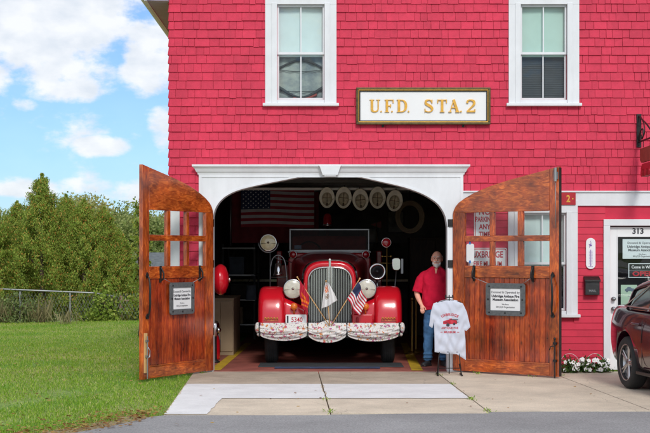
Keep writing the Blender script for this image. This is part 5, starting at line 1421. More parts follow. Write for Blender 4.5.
tri = [tuple(f) for f in ff_ if inside(sum(vv[i].x for i in f) / 3, sum(vv[i].y for i in f) / 3)]
for sgn in (-1, 1):
    b.add([(p.x, tee_y(p.x, p.y, sgn) - (0 if sgn < 0 else 0), p.y) for p in vv], tri if sgn < 0 else [tuple(reversed(t)) for t in tri], True)
b.build('jersey', 'tee', E)
b = MB()
def onshirt(mb, start):
    for i in range(start, len(mb.v)): x, y, z = mb.v[i]; mb.v[i] = (x, tee_y(x, z) - .0035, z)
add_text(b, 'UXBRIDGE', -.003, .858, .052, 0, arch=.24, sx=.86, bold=.0014, spacing=1.12)
add_text(b, 'ANTIQUE FIRE', -.003, .672, .040, 0, sx=.84, bold=.001, spacing=1.12)
add_text(b, 'MUSEUM', -.003, .612, .040, 0, sx=.98, bold=.0014, spacing=1.1)
b.box(-.135, -.105, 0, .0005, .622, .629); b.box(.10, .13, 0, .0005, .622, .629)
onshirt(b, 0); b.build('red_print', 'redink', E)
b = MB()

for k_ in range(20):
    xa_ = -.10 + k_ * .01; hi = .78 + .025 * math.sin((xa_ + .1) * 14) + (.015 if -.02 < xa_ < .03 else 0); lo_ = .742 - .0 * xa_
    b.box(xa_, xa_ + .0101, 0, .0004, lo_, hi)
b.mat = 0; onshirt(b, 0); b.build('engine_print', 'redink', E)
b = MB(); b.prism(arc(-.03, .728, .024, .024, 0, 330, 12), 0, .0004); b.prism(arc(.06, .743, .018, .018, 0, 330, 12), 0, .0004); b.box(.0, .115, 0, .0004, .800, .808); b.box(-.10, -.03, 0, .0004, .765, .771); b.box(.085, .12, 0, .0004, .765, .772)
onshirt(b, 0)
b.v = [(x, y - .002, z) for x, y, z in b.v]; split_build(b, 'black_print', 'ink', E)
E = empty('display_stand', (1.765, -.67, .012), label='thin black metal display stand holding the tee shirt', category='stand')
b = MB(); b.cyl((0, .0, .02), (0, 0, 1.14), .008); b.tube([(-.17, 0, 1.035), (0, 0, 1.075), (.17, 0, 1.035)], .007); b.box(-.06, .06, -.008, .008, 1.10, 1.115); b.cyl((-.05, 0, 1.112), (-.05, 0, 1.14), .01); b.cyl((.05, 0, 1.112), (.05, 0, 1.14), .01)
split_build(b, 'upright', 'iron', E)
b = MB()
for s in (-1, 1): b.tube([(s * .17, -.16, .012), (s * .17, .16, .012)], .010); b.tube([(s * .17, 0, .012), (s * .14, 0, .33)], .008); b.tube([(s * .17, -.12, .012), (s * .14, 0, .16)], .006)
b.tube([(-.14, 0, .33), (.14, 0, .33)], .008); b.tube([(-.17, 0, .10), (.17, 0, .10)], .006)
b.build('base_frame', 'iron', E)

# ================================================================== CAR
CE = empty('parked_car', (0, 0, 0), label='dark maroon sedan parked at the right edge by the entry door', category='car')
# local: x forward, y left side positive..., z up. rear axle at origin; visible side is local +y? -> set by matrix
R_ = .335; Wd = .91
secs = []   # (x, half width sill, half width belt, belt z, roof half width, roof z)
def body_section(x):
    # tables along the length
    def tab(t): 
        for (a, va), (c, vc) in zip(t, t[1:]):
            if a <= x <= c: k = (x - a) / (c - a); k = k * k * (3 - 2 * k) if False else k; return va + (vc - va) * k
        return t[0][1] if x < t[0][0] else t[-1][1]
    hw = tab([(-1.08, .60), (-1.0, .72), (-.8, .83), (-.45, .895), (0, .915), (2.6, .915), (3.1, .88), (3.5, .78), (3.68, .62)])
    deck = tab([(-1.08, .93), (-1.0, 1.03), (-.7, 1.06), (-.3, 1.055), (0, 1.04), (2.2, .99), (2.9, .93), (3.4, .80), (3.68, .62)])
    sill = tab([(-1.08, .42), (-.9, .30), (-.5, .24), (0, .22), (2.7, .22), (3.3, .22), (3.68, .34)])
    return hw, deck, sill
def section_pts(x):
    hw, dk, sl = body_section(x)
    pts = [(0, sl), (hw * .86, sl), (hw * .955, sl + .06), (hw * .985, sl + .22), (hw * 1.0, sl + (dk - sl) * .50), (hw * .985, sl + (dk - sl) * .72), (hw * .975, sl + (dk - sl) * .76), (hw * .93, dk - .05), (hw * .88, dk - .012), (hw * .70, dk + .012), (0, dk + .03)]
    return pts
xs_ = [-1.08, -1.05, -1.0, -.92, -.8, -.62, -.45, -.25, 0, .3, .7, 1.1, 1.5, 1.9, 2.3, 2.6, 2.9, 3.15, 3.4, 3.55, 3.64, 3.68]
b = MB(); loops = []
for x in xs_:
    p = section_pts(x); loops.append([(x, -y, z) for y, z in p] + [(x, y, z) for y, z in reversed(p[1:-1])])
k = len(loops[0]); vs = [p for l in loops for p in l]
fs = [(i * k + j, i * k + (j + 1) % k, (i + 1) * k + (j + 1) % k, (i + 1) * k + j) for i in range(len(loops) - 1) for j in range(k)] + [tuple(reversed(range(k))), tuple(range((len(loops) - 1) * k, len(loops) * k))]
b.add(vs, fs, True)
body = b.build('body', 'carpaint', CE, subsurf=1)
# wheel well cutters -> boolean, applied now so no helper stays
for wx in (0, 2.72):
    for s in (-1, 1):
        cb = MB(); cb.cyl((wx, s * .62, R_ + .02), (wx, s * 1.3, R_ + .02), .385, n=48, smooth=False); co = cb.build('cut', 'black')
        mo = body.modifiers.new('cut', 'BOOLEAN'); mo.object = co; mo.operation = 'DIFFERENCE'; mo.solver = 'EXACT'
dg = bpy.context.evaluated_depsgraph_get(); nm = bpy.data.meshes.new_from_object(body.evaluated_get(dg))
for mo in list(body.modifiers):
    co = getattr(mo, 'object', None) if mo.type == 'BOOLEAN' else None
    body.modifiers.remove(mo)
    if co: bpy.data.objects.remove(co)
body.data = nm
if len(nm.materials) < 1: nm.materials.append(M['carpaint'])
# greenhouse
roof_t = [(-.72, 1.065), (-.45, 1.19), (-.1, 1.34), (.35, 1.435), (.8, 1.46), (1.3, 1.44), (1.6, 1.37), (2.0, 1.20), (2.35, 1.03)]
def gh(mb, grow=0, z_lo=None):
    loops = []
    for x, z in smooth_line(roof_t, 3):
        t = max(0, min(1, (z - 1.03) / .43)); zb = 1.03
        hwb = .835 - .30 * max(0, min(1, (-x - .15) / .6)); hwt = hwb - .20 * t
        pts = [(hwb + grow, zb - .02), (hwt + .045 + grow, zb + (z - zb) * .72), (hwt - .02 + grow, zb + (z - zb) * .92), (hwt - .12, z + grow), (0, z + .012 + grow)]
        loops.append([(x, -y, zz) for y, zz in pts] + [(x, y, zz) for y, zz in reversed(pts[:-1])])
    k = len(loops[0]); vs = [p for l in loops for p in l]
    mb.add(vs, [(i * k + j, i * k + j + 1, (i + 1) * k + j + 1, (i + 1) * k + j) for i in range(len(loops) - 1) for j in range(k - 1)], True)
    return len(loops), k
b = MB(); gh(b); b.build('cabin_glass', 'carglass', CE)
b = MB()
L_, K_ = gh(b, .006)
keep = []; 
vs = b.v
fsn = []
for f in b.f:
    c = [sum(vs[i][a] for i in f) / len(f) for a in range(3)]
    side_upper = c[2] > 1.03 + (np.interp(c[0], [p[0] for p in roof_t], [p[1] for p in roof_t]) - 1.03) * .80
    roof = side_upper and -.02 < c[0] < 1.35 or (abs(c[1]) > .52 and side_upper and c[0] < 1.9) or (abs(c[1]) > .5 and c[0] < -.10) 
    bp = abs(c[1]) > .6 and .62 < c[0] < .74
    if roof or bp: fsn.append(f)
b.f = fsn; b.mi = [0] * len(fsn); b.sm = [True] * len(fsn)
b.build('roof', 'carpaint', CE, solid=.008)
b = MB()
for s in (-1, 1):
    b.tube(smooth_line([(-.15, s * .850, 1.052), (.7, s * .852, 1.045), (1.7, s * .855, 1.03), (2.2, s * .86, 1.02)], 4), .009)
    b.tube(smooth_line([(-.12, s * .845, 1.06), (.10, s * .775, 1.19), (.4, s * .700, 1.33), (.8, s * .675, 1.37), (1.3, s * .69, 1.35)], 4), .008)
split_build(b, 'window_trim', 'chrome', CE)
for s in (-1, 1):
    for hxx in (.42, 1.45):
        b = MB(); b.tube(smooth_line([(hxx - .10, s * .905, .845), (hxx - .05, s * .945, .85), (hxx + .06, s * .945, .85), (hxx + .11, s * .905, .845)], 4), .014); b.build('door_handle', 'carpaint', CE)
b = MB()
for s in (-1, 1):
    for xx in ((.33, .62), (1.02, 1.02), (2.1, 2.1)): b.tube([(xx[0] if False else xx[1] if k_ == 0 else xx[1], s * (.905 + .0), z) for k_, z in ((0, .30), (1, .62))] , .004); b.tube([(xx[1], s * .917, .62), (xx[1], s * .90, .9)], .004)
split_build(b, 'door_seam', 'black', CE)
b = MB(); 
for s in (-1, 1): b.box(.42, 2.3, s * .90 - .012, s * .90 + .012, .222, .262)
split_build(b, 'sill_trim', 'black', CE, bevel=.005)
b = MB(); b.box(-1.09, -.99, -.62, -.40, .78, .92); b.box(-1.09, -.99, .40, .62, .78, .92); split_build(b, 'tail_light', 'redlens', CE, bevel=.02)
b = MB(); b.box(3.50, 3.62, -.68, -.40, .60, .70); b.box(3.50, 3.62, .40, .68, .60, .70); split_build(b, 'headlight', 'lens', CE, bevel=.02)
b = MB(); b.box(1.78, 1.92, -1.06, -.86, 1.0, 1.12); b.box(1.78, 1.92, .86, 1.06, 1.0, 1.12); split_build(b, 'mirror', 'carpaint', CE, bevel=.03)
for wx in (0, 2.72):
    for s in (-1, 1):
        c = (wx, s * .80, R_); b = MB(); w = .105
        b.lathe([(.215, -w * .8), (.25, -w), (.30, -w), (.327, -w * .75), (.335, -w * .4), (.335, w * .4), (.327, w * .75), (.30, w), (.25, w), (.215, w * .8), (.21, 0)], c, (0, s, 0), 56)
        o = b.build('wheel', 'rubber', CE)
        b = MB(); b.lathe([(.222, w * .86), (.235, w * .93), (.228, w * .7), (.205, w * .4), (.20, -w * .6)], c, (0, s, 0), 48)
        b.lathe([(0, w * .62), (.05, w * .62), (.06, w * .45), (.06, .0)], c, (0, s, 0), 24)
        for k in range(10):
            a = 2 * PI * (k // 2) / 5 + (.13 if k % 2 else -.13)
            p0 = Vector((c[0] + .045 * math.cos(a), c[1] + s * w * .50, c[2] + .045 * math.sin(a))); p1 = Vector((c[0] + .222 * math.cos(a * 1.0), c[1] + s * w * .66, c[2] + .222 * math.sin(a)))
            b.cyl(p0, p1, .017, .013, n=8)
        b.build('rim', 'alloy', o)
        b = MB(); b.cyl((c[0], c[1] - s * .02, c[2]), (c[0], c[1] + s * .0, c[2]), .15, n=32); b.build('brake_disc', 'iron', o)
        b = MB(); b.cyl((wx, s * .625, R_ + .02), (wx, s * .63, R_ + .02), .384, n=40); b.build('wheel_well', 'black', CE)
yaw = rad(7)
fwd = Vector((math.sin(yaw), -math.cos(yaw), 0)); lft = Vector((-fwd.y * -1 * -1, fwd.x, 0))
# forward = (sin,-cos); the side facing the doors is the car's right-hand (-x world) side
rz = math.atan2(fwd.y, fwd.x)
axc = Vector((3.83, -2.6, 0)) - Vector((-math.cos(yaw), -math.sin(yaw), 0)) * .91
CE.location = (axc.x, axc.y, .012); CE.rotation_euler = (0, 0, rz)

# ================================================================== PLANTS
def petunia(x, y, w, seed, lab):
    r = np.random.default_rng(seed); E = empty('petunia_plant', (x, y, .01), label=lab, category='flower plant', group='white petunias by the entry door')
    n = 420; c = np.stack([r.normal(0, w * .42, n), r.normal(0, .07, n), np.abs(r.normal(.06, .07, n))], 1); c[:, 2] *= (1 - .4 * np.abs(c[:, 0]) / w)
    mesh_obj('leaves', leaf_mesh('leaves', c, .045, up=.3), 'plantleaf', E)
    b = MB(); b2 = MB()
    rr = random.Random(seed)
    for k in range(17):
        fx, fy, fz = rr.gauss(0, w * .42), -rr.uniform(.02, .14), rr.uniform(.04, .20); R0 = rr.uniform(.024, .034)
        d = Vector((rr.uniform(-.5, .5), -1, rr.uniform(-.1, .8))).normalized(); a = d.orthogonal().normalized(); bb = d.cross(a)
        vs = [Vector((fx, fy, fz)) - d * .012]
        for j in range(20):
            t = 2 * PI * j / 20; q2 = R0 * (1 + .16 * math.cos(5 * t)); vs.append(Vector((fx, fy, fz)) + a * q2 * math.cos(t) + bb * q2 * math.sin(t) + d * .004 * math.cos(5 * t))
        b.add(vs, [(0, 1 + j, 1 + (j + 1) % 20) for j in range(20)], True); b2.ball(Vector((fx, fy, fz)) - d * .004, .005, 8, 6)
    split_build(b, 'flower', 'petal', E, gap=0); b2.build('throats', 'pistil', E)
petunia(3.56, -.22, .16, 1, 'white petunia plant at the foot of the right garage door')
petunia(3.80, -.18, .17, 2, 'white petunia plant in the middle, below the letter box')
petunia(4.03, -.16, .13, 3, 'white petunia plant nearest the entry door step')
b = MB()
for x in (3.58, 3.95): b.tube([(x + .17 * math.cos(a * PI / 14), -.10, .02 + .26 * math.sin(a * PI / 14)) for a in range(15)], .0028)
b.build('garden_hoop', 'white', label='thin white wire hoops edging the petunias', category='garden edging')
b = MB(); b.box(3.38, 4.16, -.26, -.05, -.02, .02); b.build('flower_bed', 'joint', kind='structure')

# trees
def blob_points(n, fn, r=RNG): return fn(n, r)
def px_main(x): return abs(x - (42 - 325) * 37.2 / 1360) < .1
def arborvitae(x, y, zb, H, R, n, lab, seed, grp='arborvitae hedge behind the lawn'):
    H *= .865 if px_main(x) else .86
    r = np.random.default_rng(seed); E = empty('arborvitae', (x, y, zb), label=lab, category='evergreen tree', group=grp)
    ph = r.random(6) * 6.28; nb = 300
    # sprays: many upright plumes around a tapered axis
    h = r.random(nb) ** .8; a = r.random(nb) * 2 * PI
    prof = np.minimum(1, (1 - h) * (1.5 if px_main(x) else 1.6) + .03) ** .85 * (.72 + .28 * np.minimum(1, h * 5))
    lob = 1 + .16 * np.sin(3 * a + ph[0] + 5 * h) + .12 * np.sin(5 * a + ph[1] - 9 * h) + r.normal(0, .09, nb)
    rr_ = R * prof * lob
    base = np.stack([rr_ * np.cos(a), rr_ * np.sin(a), h * H * .93], 1)
    k = max(1, n // nb); idx = np.repeat(np.arange(nb), k); t = r.random(len(idx))
    out = np.stack([np.cos(a), np.sin(a), 0 * a], 1)[idx]
    ln = (.38 * (1 - .4 * h) * H / 3.9)[idx]
    c = base[idx] + out * (t * .22 - .16)[:, None] * R + np.array([0, 0, 1.0]) * (t * ln)[:, None] + r.normal(0, 1, (len(idx), 3)) * (.055 * (1 - .6 * t) * R + .018)[:, None]
    top = r.random(int(n * .03)); tc = np.stack([r.normal(0, .05, len(top)) * (1.2 - top), r.normal(0, .05, len(top)) * (1.2 - top), H * (.86 + .16 * top)], 1)
    c = np.concatenate([c, tc])
    global RNG
    mesh_obj('crown', leaf_mesh('crown', c, .058, up=.75, aspect=2.6, nrm=np.concatenate([out, np.tile([0, -1.0, 0], (len(top), 1))])), 'arbor', E)
    b = MB(); b.cyl((0, 0, -.3), (0, 0, H * .9), .09, .015, 10)
    for k in range(10):
        a_ = k * 2.4; z = H * (.15 + .06 * k); b.tube([(0, 0, z), (R * .5 * math.cos(a_) * (1 - k / 14), R * .5 * math.sin(a_) * (1 - k / 14), z + .3)], .018, 6)
    b.build('trunk', 'bark', E)
PXX = lambda px, Y: (px - 325) * (20 + Y) / 1360
hd = [(-42, 17.5, 3.7, 1.1, 'arborvitae tree at the far left edge of the hedge'), (-8, 17, 3.75, 1.0, 'rounded arborvitae just inside the left edge of the picture'), (17, 18.3, 4.05, .95, 'arborvitae standing back left of the tallest one'), (42, 17.2, 4.75, 1.0, 'tallest pointed arborvitae in the hedge'),
      (66, 18.2, 4.25, .95, 'arborvitae just right of the tallest one'), (84, 17.0, 3.95, .92, 'arborvitae in the right half of the hedge'), (104, 17.4, 3.75, .85, 'arborvitae with rusty patches near the right end of the hedge'), (119, 17.0, 3.0, .60, 'shortest arborvitae at the right end of the hedge')]
for i, (px, Y, H, R, lab) in enumerate(hd): arborvitae(PXX(px, Y), Y, hz(0, Y) - .05 - .1, H, R, 42000, lab, 20 + i)
def broad(x, y, zb, H, R, m, n, lab, seed, cat='tree', grp='trees far beyond the hedge', ls=.5, nm='broadleaf_tree'):
    r = np.random.default_rng(seed); E = empty(nm, (x, y, zb), label=lab, category=cat)
    if grp: E['group'] = grp
    nb = 26; a = r.random(nb) * 2 * PI; u = r.random(nb); cx = R * .62 * np.sqrt(u) * np.cos(a); cy = R * .62 * np.sqrt(u) * np.sin(a); cz = H * (.42 + .40 * r.random(nb)) + H * .10 * (1 - u)
    cr = R * (.26 + .2 * r.random(nb)); k = n // nb; pts = []
    for i in range(nb):
        d = r.normal(size=(k, 3)); d /= np.linalg.norm(d, axis=1)[:, None]; d *= (cr[i] * (.55 + .5 * r.random(k)))[:, None]; d[:, 2] *= .8
        pts.append(d + [cx[i], cy[i], cz[i]])
    mesh_obj('crown', leaf_mesh('crown', np.concatenate(pts), ls, aspect=1.5), m, E)
    b = MB(); b.cyl((0, 0, -.5), (0, 0, H * .55), .035 * H, .02 * H, 10)
    for i in range(0, nb, 3): b.tube([(0, 0, H * .3), (cx[i] * .5, cy[i] * .5, (H * .35 + cz[i]) / 2), (cx[i], cy[i], cz[i])], .01 * H, 6, rs=[.012 * H, .008 * H, .004 * H])
    b.build('trunk', 'bark', E)
woods = [(70, 95, 9.3, 5.0, 'wood1', 'olive crowned tree far off left of the others'), (88, 100, 10.5, 5.2, 'wood2', 'yellowing broadleaf tree showing just over the hedge'), (106, 104, 9.8, 4.6, 'wood3', 'dark green tree between two paler far trees'),
         (122, 98, 9.5, 4.8, 'wood1', 'olive green far tree left of the open wooden door'), (140, 92, 8.7, 4.2, 'wood1', 'far tree partly behind the edge of the open door'), (160, 96, 8.9, 4.6, 'wood2', 'far tree seen through the left door panes'), (182, 99, 8.5, 4.8, 'wood3', 'far tree behind the station corner'),
         (30, 104, 9, 5, 'wood3', 'far tree behind the tallest arborvitae'), (-5, 99, 9, 5, 'wood1', 'far tree behind the left edge of the hedge'), (52, 92, 8, 4.4, 'wood2', 'low yellowing far tree behind the hedge')]
for i, (px, Y, H, R, m_, lab) in enumerate(woods): broad(PXX(px, Y), Y, -2.7, H - 1.0, R, m_, 16000, lab, 50 + i, ls=.23)
# sapling by the lawn corner, behind the left door
r = np.random.default_rng(5); E = empty('sapling', (PXX(139, 9), 9, -.02), label='thin leafy sapling rising behind the left garage door', category='sapling')
b = MB(); st1 = smooth_line([(0, 0, 0), (.05, 0, .8), (-.02, .02, 1.6), (.04, 0, 2.3), (.0, 0, 2.95)], 5); b.tube(st1, .01, 8, rs=[.022 - .018 * i / len(st1) for i in range(len(st1))])
tw = []
for k in range(22):
    z = .5 + k * .11; a_ = k * 2.1; l_ = .26 * (1 - .4 * k / 22) * (1.5 if k < 6 else 1); p0 = Vector((.02, 0, z)); p1 = p0 + Vector((l_ * math.cos(a_), l_ * math.sin(a_), .12)); b.tube([p0, p1], .005, 6); tw += [p0.lerp(p1, t) for t in np.linspace(.3, 1.05, 13)]
b.build('trunk', 'bark', E)
c = np.array([tuple(p) for p in tw]); c = np.concatenate([c + r.normal(0, .035, c.shape) for _ in range(4)]); mesh_obj('crown', leaf_mesh('crown', c, .065, aspect=1.4), 'leafy', E)
# pale green shrubs at the hedge foot
def shrub(px, Y, H, R, n, lab, seed, m_='leafy', ls=.085):
    r = np.random.default_rng(seed); E = empty('shrub', (PXX(px, Y), Y, hz(0, Y) - .05), label=lab, category='shrub')
    d = r.normal(size=(n, 3)); d /= np.linalg.norm(d, axis=1)[:, None]; lob = 1 + .25 * np.sin(4 * np.arctan2(d[:, 1], d[:, 0]) + seed) * np.cos(3 * d[:, 2] * 2)
    c = d * (R * lob * (.45 + .6 * r.random(n)))[:, None]; c[:, 2] = np.abs(c[:, 2]) / R * H + .05
    mesh_obj('foliage', leaf_mesh('foliage', c, ls, aspect=1.4), m_, E)
    b = MB()
    for k in range(9): a_ = k * .7; b.tube([(0, 0, -.1), (R * .35 * math.cos(a_), R * .35 * math.sin(a_), H * .4), (R * .6 * math.cos(a_), R * .6 * math.sin(a_), H * .75)], .01, 6)
    b.build('stems', 'bark', E)
shrub(124, 17.1, 1.7, .55, 3600, 'tall pale green shrub at the right end of the hedge', 4)
shrub(104, 16.2, 1.0, .55, 2200, 'low leafy shrub in front of the fence end', 5)
shrub(137, 17.2, 1.0, .55, 2200, 'low bright shrub behind the fence by the left door', 6)
shrub(14, 16.0, .75, .75, 2000, 'low leafy shrub under the wire fence rail at far left', 7, 'wood3', .07)
shrub(160, 18.2, 1.3, .9, 2600, 'low shrub seen through the left door panes', 8)
# tufts of dry grass along the crest
def tuft(px, Y, H, n, lab, seed):
    r = np.random.default_rng(seed); c = np.stack([r.normal(0, .16, n), r.normal(0, .1, n), np.zeros(n)], 1)
    me = leaf_mesh('tuft', c, H, up=2.2, aspect=16); mesh_obj('grass_tuft', me, 'drygrass', loc=(PXX(px, Y), Y, hz(0, Y)), label=lab, category='grass tuft', group='dry grass tufts before the hedge')
tuft(4, 15.6, .55, 70, 'tall dry grass tuft at the far left below the rail', 1); tuft(40, 15.7, .55, 80, 'tall dry grass tuft below the tallest arborvitae', 2); tuft(66, 14.5, .35, 60, 'short grey weed tuft standing on the lawn before the hedge', 3)

# fence
E = empty('wire_fence', (0, 16.0, 0), label='low wire fence with steel top rail running along the hedge', category='fence')
FY = 0; D_ = 36.0
def fz(py): return 1.706 - (py - 256) * D_ / 1360
def fx(px): return (px - 325) * D_ / 1360
b = MB(); b.tube([(fx(-60), 0, fz(288)), (fx(0), 0, fz(289)), (fx(95), 0, fz(293)), (fx(119), .3, fz(298))], .022); b.build('top_rail', 'galv', E)
b = MB(); b.tube([(fx(119), .3, fz(301)), (fx(175), .3, fz(301))], .022); b.build('wooden_rail', 'tanpost', E)
for p in (-30, 20, 70):
    b = MB(); b.cyl((fx(p), 0.02, -.8), (fx(p), 0.02, fz(291.5)), .028); b.build('post', 'galv', E)
for p in (119, 160):
    b = MB(); b.cyl((fx(p), .3, -.8), (fx(p), .3, fz(296)), .045); b.build('post', 'tanpost', E)
b = MB(); xx = fx(-60)
while xx < fx(175):
    for s in (-1, 1): b.tube([(xx, .01, -.5), (xx + s * .55, .01, fz(292) - .04)], .0022, 3)
    xx += .09
b.build('mesh_infill', 'galv', E)

# distant houses
def house(x, y, w, d, h, rh, wallm, roofm, lab, zb=-2.6):
    E = empty('house', (x, y, zb), label=lab, category='house')
    b = MB(); b.box(-w / 2, w / 2, 0, d, 0, h); b.prism([(-w / 2, h), (w / 2, h), (0, h + rh)], .01, d - .01) if False else None
    b.add([(-w / 2, 0, h), (-w / 2, d, h), (-w / 2, d / 2, h + rh), (w / 2, 0, h), (w / 2, d, h), (w / 2, d / 2, h + rh)], [(0, 1, 2), (3, 5, 4)])
    b.build('wall', wallm, E)
    b = MB(); b.add([(-w / 2 - .3, -.3, h - .05), (w / 2 + .3, -.3, h - .05), (w / 2 + .3, d / 2, h + rh + .08), (-w / 2 - .3, d / 2, h + rh + .08), (-w / 2 - .3, d + .3, h - .05), (w / 2 + .3, d + .3, h - .05)], [(0, 1, 2, 3), (3, 2, 5, 4)]); b.build('roof', roofm, E, solid=.12)
    for xx in np.arange(-w / 2 + 1.0, w / 2 - .6, 2.0):
        b = MB(); ring(b, xx - .45, xx + .45, 1.0, 2.3, .08, -.05, .0); o = b.build('window', 'white', E)
        b = MB(); b.box(xx - .37, xx + .37, -.02, -.01, 1.08, 2.22); b.build('pane', 'carglass', o)
house(PXX(150, 62), 62, 6.2, 6, 2.9, 1.5, 'housewhite', 'houseroof', 'pale grey house beyond the fence behind the left door', -2.55)
house(PXX(140, 46), 46, 3.4, 4, 1.2, .9, 'housewhite', 'redroof', 'low shed with rusty red roof beyond the fence', -2.2)

# grass blades as one mass
n = 330000
yy = -7.8 + 23.5 * RNG.random(n) ** 1.25; half = .24 * (20 + yy)
xx = -(.0 + RNG.random(n)) * (half + 3.5)
# lawn limits: left of the drive / road edge / building
E2 = np.array(edge); 
roadx = np.interp(yy, [-8.5, -7.8, -6.95, -6.05, -5.46, 0, .001, 30], [-5.2, -3.2, -2.45, -2.0, -1.70, -1.90, -2.32, -2.32])
ok = (xx < roadx - .01 + .03 * np.sin(yy * 9) - .02 * RNG.random(n)) & (xx > -half - 3.4)
xx, yy = xx[ok], yy[ok]; zz = np.array([hz(a, c_) for a, c_ in zip(xx, yy)])
patch = np.sin(xx * 1.7 + yy * .6 + np.sin(yy * 2.3)) * np.sin(yy * 1.1 - xx * .5 + np.sin(xx * 2.9))
dens = np.clip(1.1 - 1.25 * np.clip(patch, 0, 1) * np.clip((4 - yy) / 8, .15, 1), .12, 1) * np.clip((roadx[ok] - xx) / np.where(yy > -5.5, .06, .55), .12, 1)
kp = RNG.random(len(xx)) < dens; xx, yy, zz = xx[kp], yy[kp], zz[kp]
me = leaf_mesh('grass_blades', np.stack([xx, yy, zz - .005], 1), .036, up=1.3, aspect=6, jit=.6)
mesh_obj('grass', me, 'grass', kind='stuff')
b = MB(); vg = []
E3 = [p for p in edge if p[1] <= -5.62 and p[0] > -7]
for i, (x, y) in enumerate(E3):
    w_ = .22 + .13 * math.sin(i * 1.9) + .08 * math.sin(i * 4.3); vg.append((x, y, w_))
nv = len(vg); vsx = [(x + .01, y - .0, .0035) for x, y, w_ in vg] + [(x - w_, y + w_ * .7, -.002 + .004) for x, y, w_ in vg]
b.add(vsx, [(i, nv + i, nv + i + 1, i + 1) for i in range(nv - 1)]); b.build('verge', mat('leaf_litter_soil', (.20, .15, .08), .95, col2=(.34, .28, .15), scale=18, bump=.6, bscale=60), kind='structure')
# weeds in the joints and by the right door
pts = []
for (x, y, k) in ((cx_(-3.9), -3.95, 25), (cx_(-5.2), -5.2, 60), (rx_(-3.9) - .01, -3.9, 90), (rx_(-5.2), -5.15, 60), (rx_(-2), -2.0, 40), (2.2, -.40, 60), (2.9, -.9, 25), (rj(-.7), -.7, 90), (rx_(-.6), -.6, 30), (-1.78, -.3, 40)):
    pts.append(np.stack([RNG.normal(x, .03, k), RNG.normal(y, .09, k), np.full(k, .008)], 1)[:max(4, k // 2)])
mesh_obj('joint_weeds', leaf_mesh('joint_weeds', np.concatenate(pts), .034, up=.7, aspect=4), 'grass', kind='stuff')
# fallen leaves
n = 1500
t = RNG.random(n); ex = np.interp(t, np.linspace(0, 1, 6), [-1.72, -1.95, -2.4, -3.1, -4.6, -6.5]); ey = np.interp(t, np.linspace(0, 1, 6), [-5.2, -5.9, -6.8, -7.6, -8.2, -8.6])
c = np.stack([ex - np.abs(RNG.normal(0, .35, n)) + .05, ey + RNG.normal(0, .25, n), np.full(n, .025)], 1)
m2 = 260; c2 = np.stack([-2.2 - RNG.random(m2) * 4, -7.5 + 13 * RNG.random(m2) ** 1.4, np.full(m2, .03)], 1)
m3 = 26; c3 = np.stack([-1.6 + RNG.random(m3) * 5.5, -6.6 + 5.8 * RNG.random(m3), np.full(m3, .02)], 1)
me = leaf_mesh('fallen_leaves', np.concatenate([c, c2, c3]), .05, up=0.0, aspect=1.3)
me2 = me; co = np.empty(len(me.vertices) * 3); me.vertices.foreach_get('co', co); co = co.reshape(-1, 4, 3); mz = co[:, :1, 2:]; co[:, :, 2:] = mz + (co[:, :, 2:] - mz) * .25; me.vertices.foreach_set('co', co.ravel())
mesh_obj('fallen_leaves', me, 'deadleaf', kind='stuff')

# ================================================================== LIGHT, SKY, CAMERA
SUN_EL, SUN_AZ = 37, 171     # azimuth clockwise from +y (seen from above): sun behind camera to the right
sl = bpy.data.lights.new('sun', 'SUN'); sl.energy = 2.0; sl.angle = rad(12); sl.color = (1, .96, .90)
so_ = bpy.data.objects.new('sun', sl); COL.objects.link(so_)
d = Vector((math.sin(rad(SUN_AZ)) * math.cos(rad(SUN_EL)), math.cos(rad(SUN_AZ)) * math.cos(rad(SUN_EL)), math.sin(rad(SUN_EL))))
so_.rotation_euler = d.to_track_quat('Z', 'Y').to_euler()
w = bpy.data.worlds.new('World'); sc.world = w; w.use_nodes = True; nt = w.node_tree; N = nt.nodes; L = nt.links
bg = N['Background']; bg.inputs['Strength'].default_value = .132
sky = N.new('ShaderNodeTexSky'); sky.sky_type = 'NISHITA'; sky.sun_disc = False; sky.sun_elevation = rad(SUN_EL); sky.sun_rotation = rad(SUN_AZ); sky.air_density = 1.0; sky.dust_density = .5; sky.ozone_density = 2.5
tc = N.new('ShaderNodeTexCoord'); sx_ = N.new('ShaderNodeSeparateXYZ'); L.new(tc.outputs['Generated'], sx_.inputs[0])
def math_(op, a, b_=None, c_=None):
    m_ = N.new('ShaderNodeMath'); m_.operation = op
    for i, v in enumerate((a, b_, c_)):
        if v is None: continue
        if isinstance(v, (int, float)): m_.inputs[i].default_value = v
        else: L.new(v, m_.inputs[i])
    return m_.outputs[0]
# direction in degrees: azimuth from +y to the right, elevation
az = math_('MULTIPLY', math_('ARCTAN2', sx_.outputs[0], sx_.outputs[1]), 57.2958)
el = math_('MULTIPLY', math_('ARCSINE', sx_.outputs[2]), 57.2958)
cb = N.new('ShaderNodeCombineXYZ'); L.new(az, cb.inputs[0]); L.new(math_('MULTIPLY', el, 1.6), cb.inputs[1])
nz = N.new('ShaderNodeTexNoise'); nz.inputs['Scale'].default_value = .42; nz.inputs['Detail'].default_value = 9; nz.inputs['Roughness'].default_value = .58; L.new(cb.outputs[0], nz.inputs['Vector'])
nz2 = N.new('ShaderNodeTexNoise'); nz2.inputs['Scale'].default_value = .10; nz2.inputs['Detail'].default_value = 5; L.new(cb.outputs[0], nz2.inputs['Vector'])
